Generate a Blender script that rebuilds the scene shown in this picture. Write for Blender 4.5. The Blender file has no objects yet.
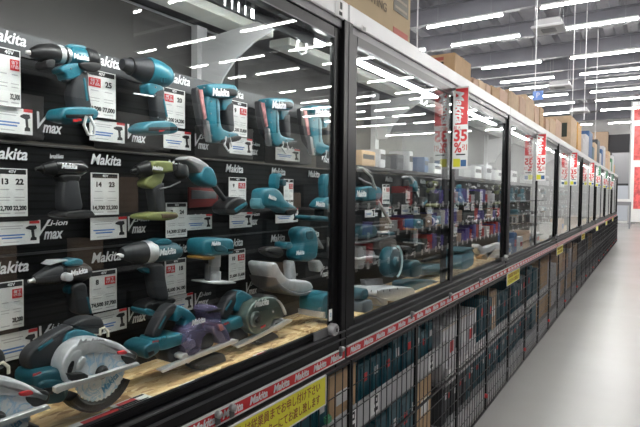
import bpy, bmesh, math, random
from mathutils import Vector, Matrix
random.seed(7)
SC = bpy.context.scene
COL = SC.collection
# ------------------------------------------------------------------ camera
F = 520.0; CX, CY = 320.0, 213.5
PSI, PIT, ROLL = math.radians(32.5), math.radians(-2.2), math.radians(0.59)
CAM = Vector((0.95, 0.0, 1.47))
fw = Vector((-math.sin(PSI)*math.cos(PIT), math.cos(PSI)*math.cos(PIT), math.sin(PIT)))
r0 = Vector((math.cos(PSI), math.sin(PSI), 0)); u0 = r0.cross(fw)
rt = r0*math.cos(ROLL) + u0*math.sin(ROLL); up = -r0*math.sin(ROLL) + u0*math.cos(ROLL)
cd = bpy.data.cameras.new('camera'); cam = bpy.data.objects.new('camera', cd); COL.objects.link(cam)
cd.sensor_width = 36; cd.lens = F/640*36; cd.clip_end = 200; cd.clip_start = 0.02
M = Matrix((rt, up, -fw)).transposed().to_4x4(); M.translation = CAM
cam.matrix_world = M; SC.camera = cam

def at(u, v, a, val):
    """where the sight line of photo pixel (u, v) meets the real plane axis a = val"""
    d = fw + rt*((u-CX)/F) + up*((CY-v)/F)
    i = 'xyz'.index(a)
    return CAM + d*((val-CAM[i])/d[i])

class Crop:
    def __init__(s, x0, y0, k): s.x0, s.y0, s.k = x0, y0, k
    def p(s, q, X): return at(s.x0+q[0]/s.k, s.y0+q[1]/s.k, 'x', X)
    def poly(s, pts, X): return [(p.y, p.z) for p in (s.p(q, X) for q in pts)]
    def r(s, q, X): return abs(s.p(q, X).z - s.p((q[0], q[1]+1), X).z)

# ------------------------------------------------------------------ materials
MATS = {}
def mat(name, col, rough=.5, metal=0., noise=0., nscale=30., bump=0., spec=.5, emit=0., col2=None, coat=0.):
    if name in MATS: return MATS[name]
    m = bpy.data.materials.new(name); m.use_nodes = True
    nt = m.node_tree; b = nt.nodes['Principled BSDF']
    c = (*col, 1)
    b.inputs['Base Color'].default_value = c
    b.inputs['Roughness'].default_value = rough; b.inputs['Metallic'].default_value = metal
    b.inputs['Specular IOR Level'].default_value = spec
    b.inputs['Coat Weight'].default_value = coat
    if emit: b.inputs['Emission Color'].default_value = c; b.inputs['Emission Strength'].default_value = emit
    if noise or bump or col2:
        tc = nt.nodes.new('ShaderNodeTexCoord'); n = nt.nodes.new('ShaderNodeTexNoise')
        n.inputs['Scale'].default_value = nscale; n.inputs['Detail'].default_value = 5
        nt.links.new(tc.outputs['Object'], n.inputs['Vector'])
        if noise or col2:
            mx = nt.nodes.new('ShaderNodeMix'); mx.data_type = 'RGBA'
            k = col2 or tuple(max(0, x*(1-noise)) for x in col); k1 = col if col2 else tuple(min(1, x*(1+noise)) for x in col)
            mx.inputs[6].default_value = (*k1, 1); mx.inputs[7].default_value = (*k, 1)
            rp = nt.nodes.new('ShaderNodeValToRGB'); rp.color_ramp.elements[0].position = .38; rp.color_ramp.elements[1].position = .62
            nt.links.new(n.outputs['Fac'], rp.inputs['Fac']); nt.links.new(rp.outputs['Color'], mx.inputs[0])
            nt.links.new(mx.outputs[2], b.inputs['Base Color'])
        if bump:
            bp = nt.nodes.new('ShaderNodeBump'); bp.inputs['Strength'].default_value = bump; bp.inputs['Distance'].default_value = .002
            nt.links.new(n.outputs['Fac'], bp.inputs['Height']); nt.links.new(bp.outputs['Normal'], b.inputs['Normal'])
    MATS[name] = m; return m

TEAL = mat('teal_plastic', (.016, .140, .190), .34, noise=.08, nscale=60)
TEALD = mat('dark_teal_plastic', (.008, .075, .102), .45, noise=.1, nscale=40)
BLK = mat('black_plastic', (.012, .012, .013), .40, noise=.1, nscale=80, spec=.35)
RUB = mat('grey_black_rubber', (.022, .023, .027), .55, bump=.15, nscale=300)
CHR = mat('bright_steel', (.72, .72, .73), .32, .55, noise=.06)
SIL = mat('cast_aluminium', (.62, .63, .65), .40, .4, noise=.08, nscale=50)
GRY = mat('grey_metal', (.22, .22, .23), .4, .6, noise=.08)
WHT = mat('white_card', (.80, .80, .79), .6, noise=.03)
RED = mat('red_print', (.62, .03, .035), .5)
INK = mat('black_ink', (.012, .012, .014), .6)
BLUEINK = mat('blue_ink', (.08, .2, .5), .6)
GREYINK = mat('pale_grey_ink', (.45, .45, .46), .6)
LOGO = mat('white_lettering', (.82, .82, .84), .5)
OLV = mat('olive_plastic', (.16, .18, .055), .5, noise=.1)
GRN = mat('grey_green_metal', (.10, .135, .12), .35, .4, noise=.1)
PNK = mat('pink_label', (.5, .22, .22), .5, noise=.3, nscale=60)
FRM = mat('black_frame', (.007, .007, .008), .35, noise=.1, nscale=8, spec=.22)
FRG = mat('grey_frame', (.085, .085, .09), .4, .4)
PANEL = None
VAL = mat('white_valance', (.86, .86, .87), .4, noise=.02, nscale=5)
YEL = mat('yellow_sign', (.72, .68, .04), .5, noise=.02)
BRN = mat('brown_ink', (.28, .09, .03), .6)
KRAFT = mat('kraft_cardboard', (.56, .38, .22), .8, noise=.06, nscale=14)
KRAFT2 = mat('pale_cardboard', (.66, .49, .33), .8, noise=.06, nscale=14)
KRAFT3 = mat('pinkish_cardboard', (.64, .45, .33), .8, noise=.06, nscale=14)
WBOX = mat('white_grey_carton', (.62, .62, .64), .6, noise=.06, nscale=12)
DBOX = mat('dark_grey_case', (.045, .05, .055), .5, noise=.1, nscale=12)
BBOX = mat('blue_carton', (.05, .13, .3), .5, noise=.06)
ORNG = mat('orange_carton', (.62, .32, .05), .5, noise=.06)
PURP = mat('violet_plastic', (.10, .06, .42), .35)
WIRE = mat('wire_dark', (.05, .05, .055), .35, .8)
GREEN = mat('green_print', (.05, .25, .12), .5)
CREAM = mat('cream_wall', (.72, .68, .58), .8, noise=.03, nscale=2)
TUBE = mat('lit_tube', (1., .985, .96), .5, emit=20.)
LEDM = mat('lit_led', (1., .99, .97), .5, emit=26.)

def glass_mat(name, tint, k=1.0):
    m = bpy.data.materials.new(name); m.use_nodes = True; nt = m.node_tree; N = nt.nodes; L = nt.links
    N.clear(); o = N.new('ShaderNodeOutputMaterial')
    t = N.new('ShaderNodeBsdfTransparent'); t.inputs[0].default_value = (*tint, 1)
    g = N.new('ShaderNodeBsdfGlossy'); g.inputs['Roughness'].default_value = 0.0; g.inputs[0].default_value = (.95, .97, .97, 1)
    f = N.new('ShaderNodeFresnel'); f.inputs['IOR'].default_value = 1.5
    a = N.new('ShaderNodeMath'); a.operation = 'MULTIPLY'; a.inputs[1].default_value = 2*k      # both faces of the pane
    b = N.new('ShaderNodeMath'); b.operation = 'ADD'; b.inputs[1].default_value = 1
    d = N.new('ShaderNodeMath'); d.operation = 'DIVIDE'
    L.new(f.outputs[0], a.inputs[0]); L.new(f.outputs[0], b.inputs[0]); L.new(a.outputs[0], d.inputs[0]); L.new(b.outputs[0], d.inputs[1])
    ge = N.new('ShaderNodeNewGeometry'); inv = N.new('ShaderNodeMath'); inv.operation = 'SUBTRACT'; inv.inputs[0].default_value = 1
    L.new(ge.outputs['Backfacing'], inv.inputs[1])
    mu = N.new('ShaderNodeMath'); mu.operation = 'MULTIPLY'; L.new(d.outputs[0], mu.inputs[0]); L.new(inv.outputs[0], mu.inputs[1])
    x = N.new('ShaderNodeMixShader'); L.new(mu.outputs[0], x.inputs[0]); L.new(t.outputs[0], x.inputs[1]); L.new(g.outputs[0], x.inputs[2])
    L.new(x.outputs[0], o.inputs[0]); return m
GLASS = glass_mat('showcase_glass', (.93, .955, .95))

def clear_plastic(name, col, fac):
    m = bpy.data.materials.new(name); m.use_nodes = True; nt = m.node_tree
    b = nt.nodes['Principled BSDF']; b.inputs['Base Color'].default_value = (*col, 1); b.inputs['Roughness'].default_value = .12
    t = nt.nodes.new('ShaderNodeBsdfTransparent'); t.inputs[0].default_value = (.75, .72, .85, 1)
    x = nt.nodes.new('ShaderNodeMixShader'); x.inputs[0].default_value = fac
    nt.links.new(t.outputs[0], x.inputs[1]); nt.links.new(b.outputs[0], x.inputs[2])
    nt.links.new(x.outputs[0], nt.nodes['Material Output'].inputs[0]); return m
VIOLET = clear_plastic('violet_clear_plastic', (.22, .19, .34), .42)

def node_mat(name, build, rough=.5):
    m = bpy.data.materials.new(name); m.use_nodes = True; nt = m.node_tree
    b = nt.nodes['Principled BSDF']; b.inputs['Roughness'].default_value = rough
    tc = nt.nodes.new('ShaderNodeTexCoord'); build(nt, b, tc); return m
def ramp(nt, fac, stops):
    r = nt.nodes.new('ShaderNodeValToRGB'); e = r.color_ramp.elements
    while len(e) < len(stops): e.new(.5)
    for i, (p, c) in enumerate(stops): e[i].position = p; e[i].color = (*c, 1)
    nt.links.new(fac, r.inputs['Fac']); return r.outputs['Color']
def mapping(nt, vec, scale, rot=(0, 0, 0)):
    mp = nt.nodes.new('ShaderNodeMapping'); mp.inputs['Scale'].default_value = scale; mp.inputs['Rotation'].default_value = rot
    nt.links.new(vec, mp.inputs['Vector']); return mp.outputs['Vector']
def b_osb(nt, b, tc):
    v = nt.nodes.new('ShaderNodeTexVoronoi'); v.inputs['Scale'].default_value = 1
    nz = nt.nodes.new('ShaderNodeTexNoise'); nz.inputs['Scale'].default_value = 9
    ad = nt.nodes.new('ShaderNodeVectorMath'); ad.operation = 'ADD'
    mp = mapping(nt, tc.outputs['Object'], (75, 26, 40), (0, 0, .5))
    sc = nt.nodes.new('ShaderNodeVectorMath'); sc.operation = 'SCALE'; sc.inputs['Scale'].default_value = 4
    nt.links.new(tc.outputs['Object'], nz.inputs['Vector']); nt.links.new(nz.outputs['Color'], sc.inputs[0])
    nt.links.new(mp, ad.inputs[0]); nt.links.new(sc.outputs[0], ad.inputs[1]); nt.links.new(ad.outputs[0], v.inputs['Vector'])
    sep = nt.nodes.new('ShaderNodeSeparateColor'); nt.links.new(v.outputs['Color'], sep.inputs[0])
    c = ramp(nt, sep.outputs[0], [(0, (.34, .18, .07)), (.25, (.64, .41, .18)), (.65, (.80, .56, .28)), (1, (.90, .70, .40))])
    nt.links.new(c, b.inputs['Base Color'])
OSB = node_mat('strand_board', b_osb, .65)
def b_floor(nt, b, tc):
    n = nt.nodes.new('ShaderNodeTexNoise'); n.inputs['Scale'].default_value = .55; n.inputs['Detail'].default_value = 4; n.inputs['Roughness'].default_value = .55
    nt.links.new(tc.outputs['Object'], n.inputs['Vector'])
    mx = nt.nodes.new('ShaderNodeMix'); mx.data_type = 'RGBA'; mx.inputs[6].default_value = (.33, .325, .31, 1); mx.inputs[7].default_value = (.47, .465, .45, 1)
    nt.links.new(n.outputs['Fac'], mx.inputs[0]); nt.links.new(mx.outputs[2], b.inputs['Base Color'])
    b.inputs['Specular IOR Level'].default_value = .42
FLOOR = node_mat('polished_concrete', b_floor, .27)
def b_panel(nt, b, tc):
    # slotted black display board: thin horizontal slots
    w = nt.nodes.new('ShaderNodeTexWave'); w.bands_direction = 'Z'; w.inputs['Scale'].default_value = 16
    nt.links.new(tc.outputs['Object'], w.inputs['Vector'])
    c = ramp(nt, w.outputs['Fac'], [(.75, (.010, .010, .011)), (.92, (.003, .003, .003))]); nt.links.new(c, b.inputs['Base Color']); b.inputs['Specular IOR Level'].default_value = .25
PANEL = node_mat('slotted_black_board', b_panel, .38)
def b_blade(nt, b, tc):
    n = nt.nodes.new('ShaderNodeTexNoise'); n.inputs['Scale'].default_value = 28; n.inputs['Detail'].default_value = 2; n.inputs['Distortion'].default_value = 1.2
    nt.links.new(tc.outputs['Object'], n.inputs['Vector'])
    c = ramp(nt, n.outputs['Fac'], [(.44, (.85, .87, .90)), (.5, (.38, .62, .82)), (.56, (.80, .83, .88))]); nt.links.new(c, b.inputs['Base Color'])
BLADE = node_mat('printed_saw_blade', b_blade, .4)
CEIL = mat('galvanised_deck', (.27, .27, .30), .6, .0, noise=.06, nscale=3)
BEAM = mat('painted_steel', (.13, .13, .15), .55, noise=.05, nscale=2)
GREYW = mat('grey_wall', (.60, .60, .60), .8, noise=.03, nscale=2)
CASEIN = mat('case_grey_steel', (.070, .066, .064), .5, noise=.06, nscale=6)

# ------------------------------------------------------------------ mesh builder
class MB:
    def __init__(s): s.bm = bmesh.new()
    def prism(s, pts, x, th, bev=.003, seg=2):
        """outline in the (y, z) plane, given real thickness th along x"""
        bm = s.bm; a = [bm.verts.new((x-th/2, p[0], p[1])) for p in pts]; b = [bm.verts.new((x+th/2, p[0], p[1])) for p in pts]
        n = len(pts); bm.faces.new(a); bm.faces.new(b)
        for i in range(n): bm.faces.new((a[i], a[(i+1) % n], b[(i+1) % n], b[i]))
        if bev:
            es = [e for e in {e for v in a+b for e in v.link_edges} if (e.verts[0] in a) == (e.verts[1] in a)]
            bmesh.ops.bevel(bm, geom=es, offset=min(bev, th*.45), segments=seg, profile=.5, affect='EDGES', clamp_overlap=True)
        return s
    def solid(s, pts, x, th, bev):
        """outline with rounded corners and a rounded rim, real thickness th along x"""
        for _ in range(2):
            q = []
            for i in range(len(pts)):
                a, b = Vector((*pts[i], 0)), Vector((*pts[(i+1) % len(pts)], 0)); r = .22
                q += [tuple((a*(1-r)+b*r)[:2]), tuple((a*r+b*(1-r))[:2])]
            pts = q
        n = len(pts); A = sum(pts[i][0]*pts[(i+1) % n][1]-pts[(i+1) % n][0]*pts[i][1] for i in range(n))/2
        if A < 0: pts = pts[::-1]
        P = sum(math.dist(pts[i], pts[(i+1) % n]) for i in range(n))
        b = min(bev, th*.48, .5*abs(A)/P)
        nr = []
        for i in range(n):
            d = (pts[(i+1) % n][0]-pts[i-1][0], pts[(i+1) % n][1]-pts[i-1][1]); l = math.hypot(*d) or 1; nr.append((d[1]/l, -d[0]/l))
        rings = []
        for dx, ins in [(-th/2, b), (-th/2+b*.13, b*.5), (-th/2+b*.5, b*.13), (-th/2+b, 0), (th/2-b, 0), (th/2-b*.5, b*.13), (th/2-b*.13, b*.5), (th/2, b)]:
            rings.append([s.bm.verts.new((x+dx, p[0]-m[0]*ins, p[1]-m[1]*ins)) for p, m in zip(pts, nr)])
        for a, c in zip(rings, rings[1:]):
            for i in range(n): s.bm.faces.new((a[i], a[(i+1) % n], c[(i+1) % n], c[i]))
        s.bm.faces.new(rings[0]); s.bm.faces.new(rings[-1][::-1]); return s
    def band(s, cy, cz, r0, r1, a0, a1, x, th, bev=.004, n=28):
        """curved guard: part of a ring in the (y, z) plane with real thickness"""
        sec = [(-th/2, r0+bev), (-th/2, r1-bev), (-th/2+bev, r1), (th/2-bev, r1), (th/2, r1-bev), (th/2, r0+bev), (th/2-bev, r0), (-th/2+bev, r0)]
        rings = []
        for i in range(n+1):
            a = math.radians(a0+(a1-a0)*i/n); rings.append([s.bm.verts.new((x+q[0], cy+q[1]*math.cos(a), cz+q[1]*math.sin(a))) for q in sec])
        for a, b in zip(rings, rings[1:]):
            for i in range(8): s.bm.faces.new((a[i], a[(i+1) % 8], b[(i+1) % 8], b[i]))
        s.bm.faces.new(rings[0]); s.bm.faces.new(rings[-1][::-1]); return s
    def box(s, c, d, bev=0., rot=None, seg=2):
        r = bmesh.ops.create_cube(s.bm, size=1); vs = r['verts']
        bmesh.ops.scale(s.bm, vec=d, verts=vs)
        if bev:
            g = bmesh.ops.bevel(s.bm, geom=list({e for v in vs for e in v.link_edges}), offset=bev, segments=seg, affect='EDGES', clamp_overlap=True)
            vs = list({v for f in g['faces'] for v in f.verts} | {v for v in vs if v.is_valid})
        if rot is not None: bmesh.ops.rotate(s.bm, cent=(0, 0, 0), matrix=rot, verts=vs)
        bmesh.ops.translate(s.bm, vec=c, verts=vs); return s
    def lathe(s, p0, p1, prof, seg=20):
        p0, p1 = Vector(p0), Vector(p1); d = p1-p0; z = d.normalized()
        x = z.cross(Vector((1, 0, 0)));
        if x.length < .1: x = z.cross(Vector((0, 1, 0)))
        x.normalize(); y = z.cross(x); rings = []
        for t, r in prof:
            c = p0+d*t
            rings.append([s.bm.verts.new(c+(x*math.cos(2*math.pi*i/seg)+y*math.sin(2*math.pi*i/seg))*max(r, 1e-4)) for i in range(seg)])
        for a, b in zip(rings, rings[1:]):
            for i in range(seg): s.bm.faces.new((a[i], a[(i+1) % seg], b[(i+1) % seg], b[i]))
        s.bm.faces.new(rings[0]); s.bm.faces.new(rings[-1][::-1]); return s
    def tube(s, path, r, seg=8, closed=False):
        path = [Vector(p) for p in path]; n = len(path); rings = []
        for i, p in enumerate(path):
            t = (path[(i+1) % n]-path[i-1]) if closed else (path[min(i+1, n-1)]-path[max(i-1, 0)])
            t.normalize(); x = t.cross(Vector((1, 0, .01)))
            if x.length < .2: x = t.cross(Vector((0, 0, 1)))
            x.normalize(); y = t.cross(x)
            rings.append([s.bm.verts.new(p+(x*math.cos(2*math.pi*k/seg)+y*math.sin(2*math.pi*k/seg))*r) for k in range(seg)])
        for a, b in (list(zip(rings, rings[1:]))+([(rings[-1], rings[0])] if closed else [])):
            for k in range(seg): s.bm.faces.new((a[k], a[(k+1) % seg], b[(k+1) % seg], b[k]))
        if not closed: s.bm.faces.new(rings[0]); s.bm.faces.new(rings[-1][::-1])
        return s
    def text(s, txt, o, right, upv, size, shear=0., bold=0., align='CENTER', th=.0006, width=None, aspect=1.0):
        vs, fs, w = text_mesh(txt, shear, bold, align)
        o, right, upv = Vector(o), Vector(right).normalized(), Vector(upv).normalized(); nrm = right.cross(upv)
        k = size; kx = size*aspect
        if width: kx = width/max(w, 1e-6)
        nv = [s.bm.verts.new(o+right*(x*kx)+upv*(y*k)+nrm*(th if z > 0 else 0)) for x, y, z in vs]
        for f in fs:
            try: s.bm.faces.new([nv[i] for i in f])
            except ValueError: pass
        return s
    def build(s, name, m, parent=None, smooth=True, origin=None, sharp=38):
        bm = s.bm
        bmesh.ops.recalc_face_normals(bm, faces=bm.faces)
        me = bpy.data.meshes.new(name)
        wo = origin
        if wo is None: wo = world_loc(parent) if parent is not None else Vector((0, 0, 0))
        bmesh.ops.translate(bm, vec=-Vector(wo), verts=bm.verts)
        bm.to_mesh(me); bm.free()
        if smooth:
            me.shade_smooth(); me.set_sharp_from_angle(angle=math.radians(sharp))
        me.materials.append(m)
        o = bpy.data.objects.new(name, me); COL.objects.link(o)
        if parent is not None:
            o.parent = parent; o.location = Vector(wo)-world_loc(parent)
        else: o.location = wo
        return o
def world_loc(o):
    l = Vector(o.location)
    while o.parent is not None: o = o.parent; l = l+Vector(o.location)
    return l
_TC = {}
def text_mesh(txt, shear, bold, align):
    k = (txt, shear, bold, align)
    if k in _TC: return _TC[k]
    c = bpy.data.curves.new('lettering', 'FONT'); c.body = txt; c.size = 1; c.shear = shear; c.offset = bold; c.align_x = align; c.align_y = 'CENTER'
    c.extrude = .01; c.resolution_u = 3
    o = bpy.data.objects.new('lettering', c); COL.objects.link(o)
    dg = bpy.context.evaluated_depsgraph_get(); me = bpy.data.meshes.new_from_object(o.evaluated_get(dg))
    vs = [tuple(v.co) for v in me.vertices]; fs = [tuple(p.vertices) for p in me.polygons]
    xs = [v[0] for v in vs] or [0]
    bpy.data.objects.remove(o); bpy.data.curves.remove(c); bpy.data.meshes.remove(me)
    _TC[k] = (vs, fs, max(xs)-min(xs)); return _TC[k]

def tag(o, label, cat, group=None):
    o['label'] = label; o['category'] = cat
    if group: o['group'] = group
    return o
def thing(name, label, cat, loc, group=None):
    o = bpy.data.objects.new(name, None); o.empty_display_size = .05; COL.objects.link(o); o.location = loc
    return tag(o, label, cat, group)
def struct(o): o['kind'] = 'structure'; return o
KIDS = {}
def copy_tree(o, parent=None):
    c = o.copy(); COL.objects.link(c)
    if parent is not None: c.parent = parent
    for ch in list(o.children): copy_tree(ch, c)
    return c
ORD = ['first', 'second', 'third', 'fourth', 'fifth', 'sixth', 'seventh', 'eighth', 'ninth', 'tenth', 'eleventh', 'twelfth', 'thirteenth', 'fourteenth',
       'fifteenth', 'sixteenth', 'seventeenth', 'eighteenth', 'nineteenth', 'twentieth']
def nth(i):
    if i < 20: return ORD[i]
    t = ['twenty', 'thirty', 'forty', 'fifty', 'sixty', 'seventy', 'eighty', 'ninety'][(i+1)//10-2]
    return (t[:-1]+'ieth') if (i+1) % 10 == 0 else t+'-'+ORD[(i+1) % 10-1]
YR, ZU = (0, 1, 0), (0, 0, 1)

# ------------------------------------------------------------------ room
XL, XR, Y0, Y1, ZC = -16.0, 17.0, -7.0, 41.0, 7.0
struct(MB().box(((XL+XR)/2, (Y0+Y1)/2, -.05), (XR-XL, Y1-Y0, .1)).build('floor', FLOOR, smooth=False))
# corrugated steel deck, ribs along the aisle
mb = MB(); x = XL; prof = []
while x < XR:
    prof += [(x, ZC+.12), (x+.30, ZC+.12), (x+.38, ZC-.10), (x+.62, ZC-.10)]; x += .70
a = [mb.bm.verts.new((p[0], Y0, p[1])) for p in prof]; b = [mb.bm.verts.new((p[0], Y1, p[1])) for p in prof]
for i in range(len(prof)-1): mb.bm.faces.new((a[i], b[i], b[i+1], a[i+1]))
c_ = mb.build('ceiling', CEIL, smooth=False); struct(c_)
sm = c_.modifiers.new('thickness', 'SOLIDIFY'); sm.thickness = -.03; sm.offset = -1
struct(MB().box(((XL+XR)/2, Y1+.1, ZC/2), (XR-XL, .2, ZC+.4)).build('wall_far', GREYW, smooth=False))
struct(MB().box(((XL+XR)/2, Y0-.1, ZC/2), (XR-XL, .2, ZC+.4)).build('wall_near', GREYW, smooth=False))
struct(MB().box((XR+.1, (Y0+Y1)/2, ZC/2), (.2, Y1-Y0+.4, ZC+.4)).build('wall_right', CREAM, smooth=False))
struct(MB().box((XL-.1, (Y0+Y1)/2, ZC/2), (.2, Y1-Y0+.4, ZC+.4)).build('wall_left', GREYW, smooth=False))
# roof beams across the aisle (I-section) with purlin brackets
by = [-4, -.5, 3, 6.5, 9.6, 12.3, 14.6, 17.3, 20.3, 22.5, 24.4, 26.8, 29.6, 34, 38]
for i, y in enumerate(by):
    m_ = MB().box(((XL+XR)/2, y, ZC-.36), (XR-XL, .03, .44)).box(((XL+XR)/2, y, ZC-.59), (XR-XL, .22, .03)).box(((XL+XR)/2, y, ZC-.13), (XR-XL, .22, .03))
    o = struct(m_.build('ceiling_beam', BEAM, smooth=False))
# long girder along the aisle, above the cases
struct(MB().box((3.4, (Y0+Y1)/2, ZC-.75), (.18, Y1-Y0, .30)).build('ceiling_beam', BEAM, smooth=False))
# far end of the hall
p0, p1 = at(608, 135, 'y', 40.8), at(634, 185, 'y', 40.8)
struct(MB().box(((p0.x+p1.x)/2, 40.85, p0.z/2+.0), (p1.x-p0.x, .25, p0.z)).build('wall_end_dark', mat('dark_partition', (.028, .028, .033), .6), smooth=False))
q0, q1 = at(588, 133, 'y', 40.6), at(608, 150, 'y', 40.6)
struct(MB().box(((q0.x+q1.x)/2, 40.6, q0.z/2), (q1.x-q0.x, .7, q0.z)).build('wall_end_tan', mat('tan_partition', (.48, .35, .25), .7, noise=.05), smooth=False))

# ------------------------------------------------------------------ ceiling lights: tubes hung across the aisle
LZ = 6.0
rows = [-5.2, -2.4, .4, 3.2, 6.0, 8.7, 11.3, 13.6, 15.62, 19.0, 21.7, 23.33, 25.6, 28.0, 31.2, 36.9]
cols = [-8.95, -6.15, -3.33, -.45, 2.25, 5.05, 7.95, 10.95, 13.5, 15.6]
proto = None; LL = 1.97
for ri, y in enumerate(rows):
    for ci, x in enumerate(cols):
        if (ci < 2 and ri < 6) or (ci > 6 and ri < 4): continue
        lab = f'lit tube light, {nth(len(rows)-1-ri)} ceiling row from the far wall, {nth(len(cols)-1-ci)} from the cream wall'
        if proto is None:
            proto = t = thing('ceiling_light', lab, 'ceiling light', (x, y, LZ), 'tube lights under the roof')
            MB().lathe((x-LL/2, y, LZ), (x+LL/2, y, LZ), [(0, .018), (0, .028), (1, .028), (1, .018)], 10).build('lit_tube', TUBE, t)
            MB().box((x, y, LZ+.055), (LL, .10, .045), .006).build('housing', mat('lamp_housing', (.7, .7, .7), .5), t)
            for dx in (-.7, .7): MB().lathe((x+dx, y, LZ+.07), (x+dx, y, ZC-.1), [(0, .006), (1, .006)], 6).build('hanger_rod', GRY, t)
        else:
            t = copy_tree(proto); t.location = (x, y, LZ); t['label'] = lab

# air-conditioning cassettes, pipe, wires, hanging aisle sign
def cassette(u, v, y, lab, w=1.0):
    p = at(u, v, 'y', y)
    t = thing('air_conditioner', lab, 'air conditioner', (p.x, p.y, p.z))
    c = Vector(p)
    MB().box(c+Vector((0, 0, .09)), (w*.9, w*.9, .16), .02).build('body', mat('cassette_body', (.32, .32, .33), .5), t)
    f = MB().box(c, (w*1.1, w*1.1, .06), .02).build('face_panel', mat('cassette_face', (.55, .55, .56), .5), t)
    MB().box(c+Vector((0, 0, -.034)), (w*.5, w*.5, .012), .004).build('intake_grille', GRY, t)
    for sx in (-1, 1):
        for sy in (-1, 1): MB().lathe(c+Vector((sx*w*.42, sy*w*.42, .15)), (c.x+sx*w*.42, c.y+sy*w*.42, ZC-.05), [(0, .01), (1, .01)], 6).build('hanger_rod', GRY, t)
cassette(549, 29, 13.0, 'widest-looking white ceiling air-conditioner cassette, first down the aisle', .62)
cassette(560, 87, 21.0, 'white ceiling air-conditioner unit, second down the aisle', .72)
cassette(579, 112, 29.0, 'small-looking white ceiling air-conditioner unit, third down the aisle', .85)
tag(MB().lathe((XL, 10.6, 6.3), (XR, 10.6, 6.3), [(0, .04), (1, .04)], 10).build('sprinkler_pipe', mat('pipe_paint', (.6, .6, .62), .4)), 'pale grey pipe running across the ceiling under the beams', 'pipe')
m_ = MB()
pth = [at(347, 38, 'x', -.6), at(365, 44, 'x', -.6), at(385, 51, 'x', -.6), at(410, 55, 'x', -.6), at(435, 55, 'x', -.6), at(470, 50, 'x', -.6)]
def wire(u, vt, vb, y, r, lab, name='hanging_wire'):
    p = at(u, vb, 'y', y); 
    return tag(MB().lathe((p.x, p.y, p.z), (p.x, p.y, ZC-.1), [(0, r), (1, r)], 6).build(name, mat('wire_white', (.7, .7, .72), .4), origin=p), lab, 'wire')
wire(417, 0, 56, 4.2, .005, 'thin white vertical wire rising behind the open-topped carton')
wire(535, 0, 92, 12.5, .012, 'thin pale wire carrying the small blue hanging sign')
wire(572, 0, 118, 15.0, .012, 'thin vertical wire from the roof, past the blue sign')
wire(584, 0, 120, 15.6, .012, 'thin vertical wire from the roof, beside the far air conditioner')
wire(595, 0, 140, 18.0, .012, 'faint vertical wire in front of the last light rows')
p = at(538, 95.5, 'y', 12.5)
t = thing('hanging_sign', 'small blue aisle sign hanging from the roof over the boxes', 'sign', p)
MB().box(p, (.22, .02, .20), .003).build('sign_board', mat('sign_blue', (.18, .33, .75), .5), t)
MB().text('P', p+Vector((0, -.0115, .0)), (1, 0, 0), ZU, .16).build('sign_letter', LOGO, t, smooth=False)

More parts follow.
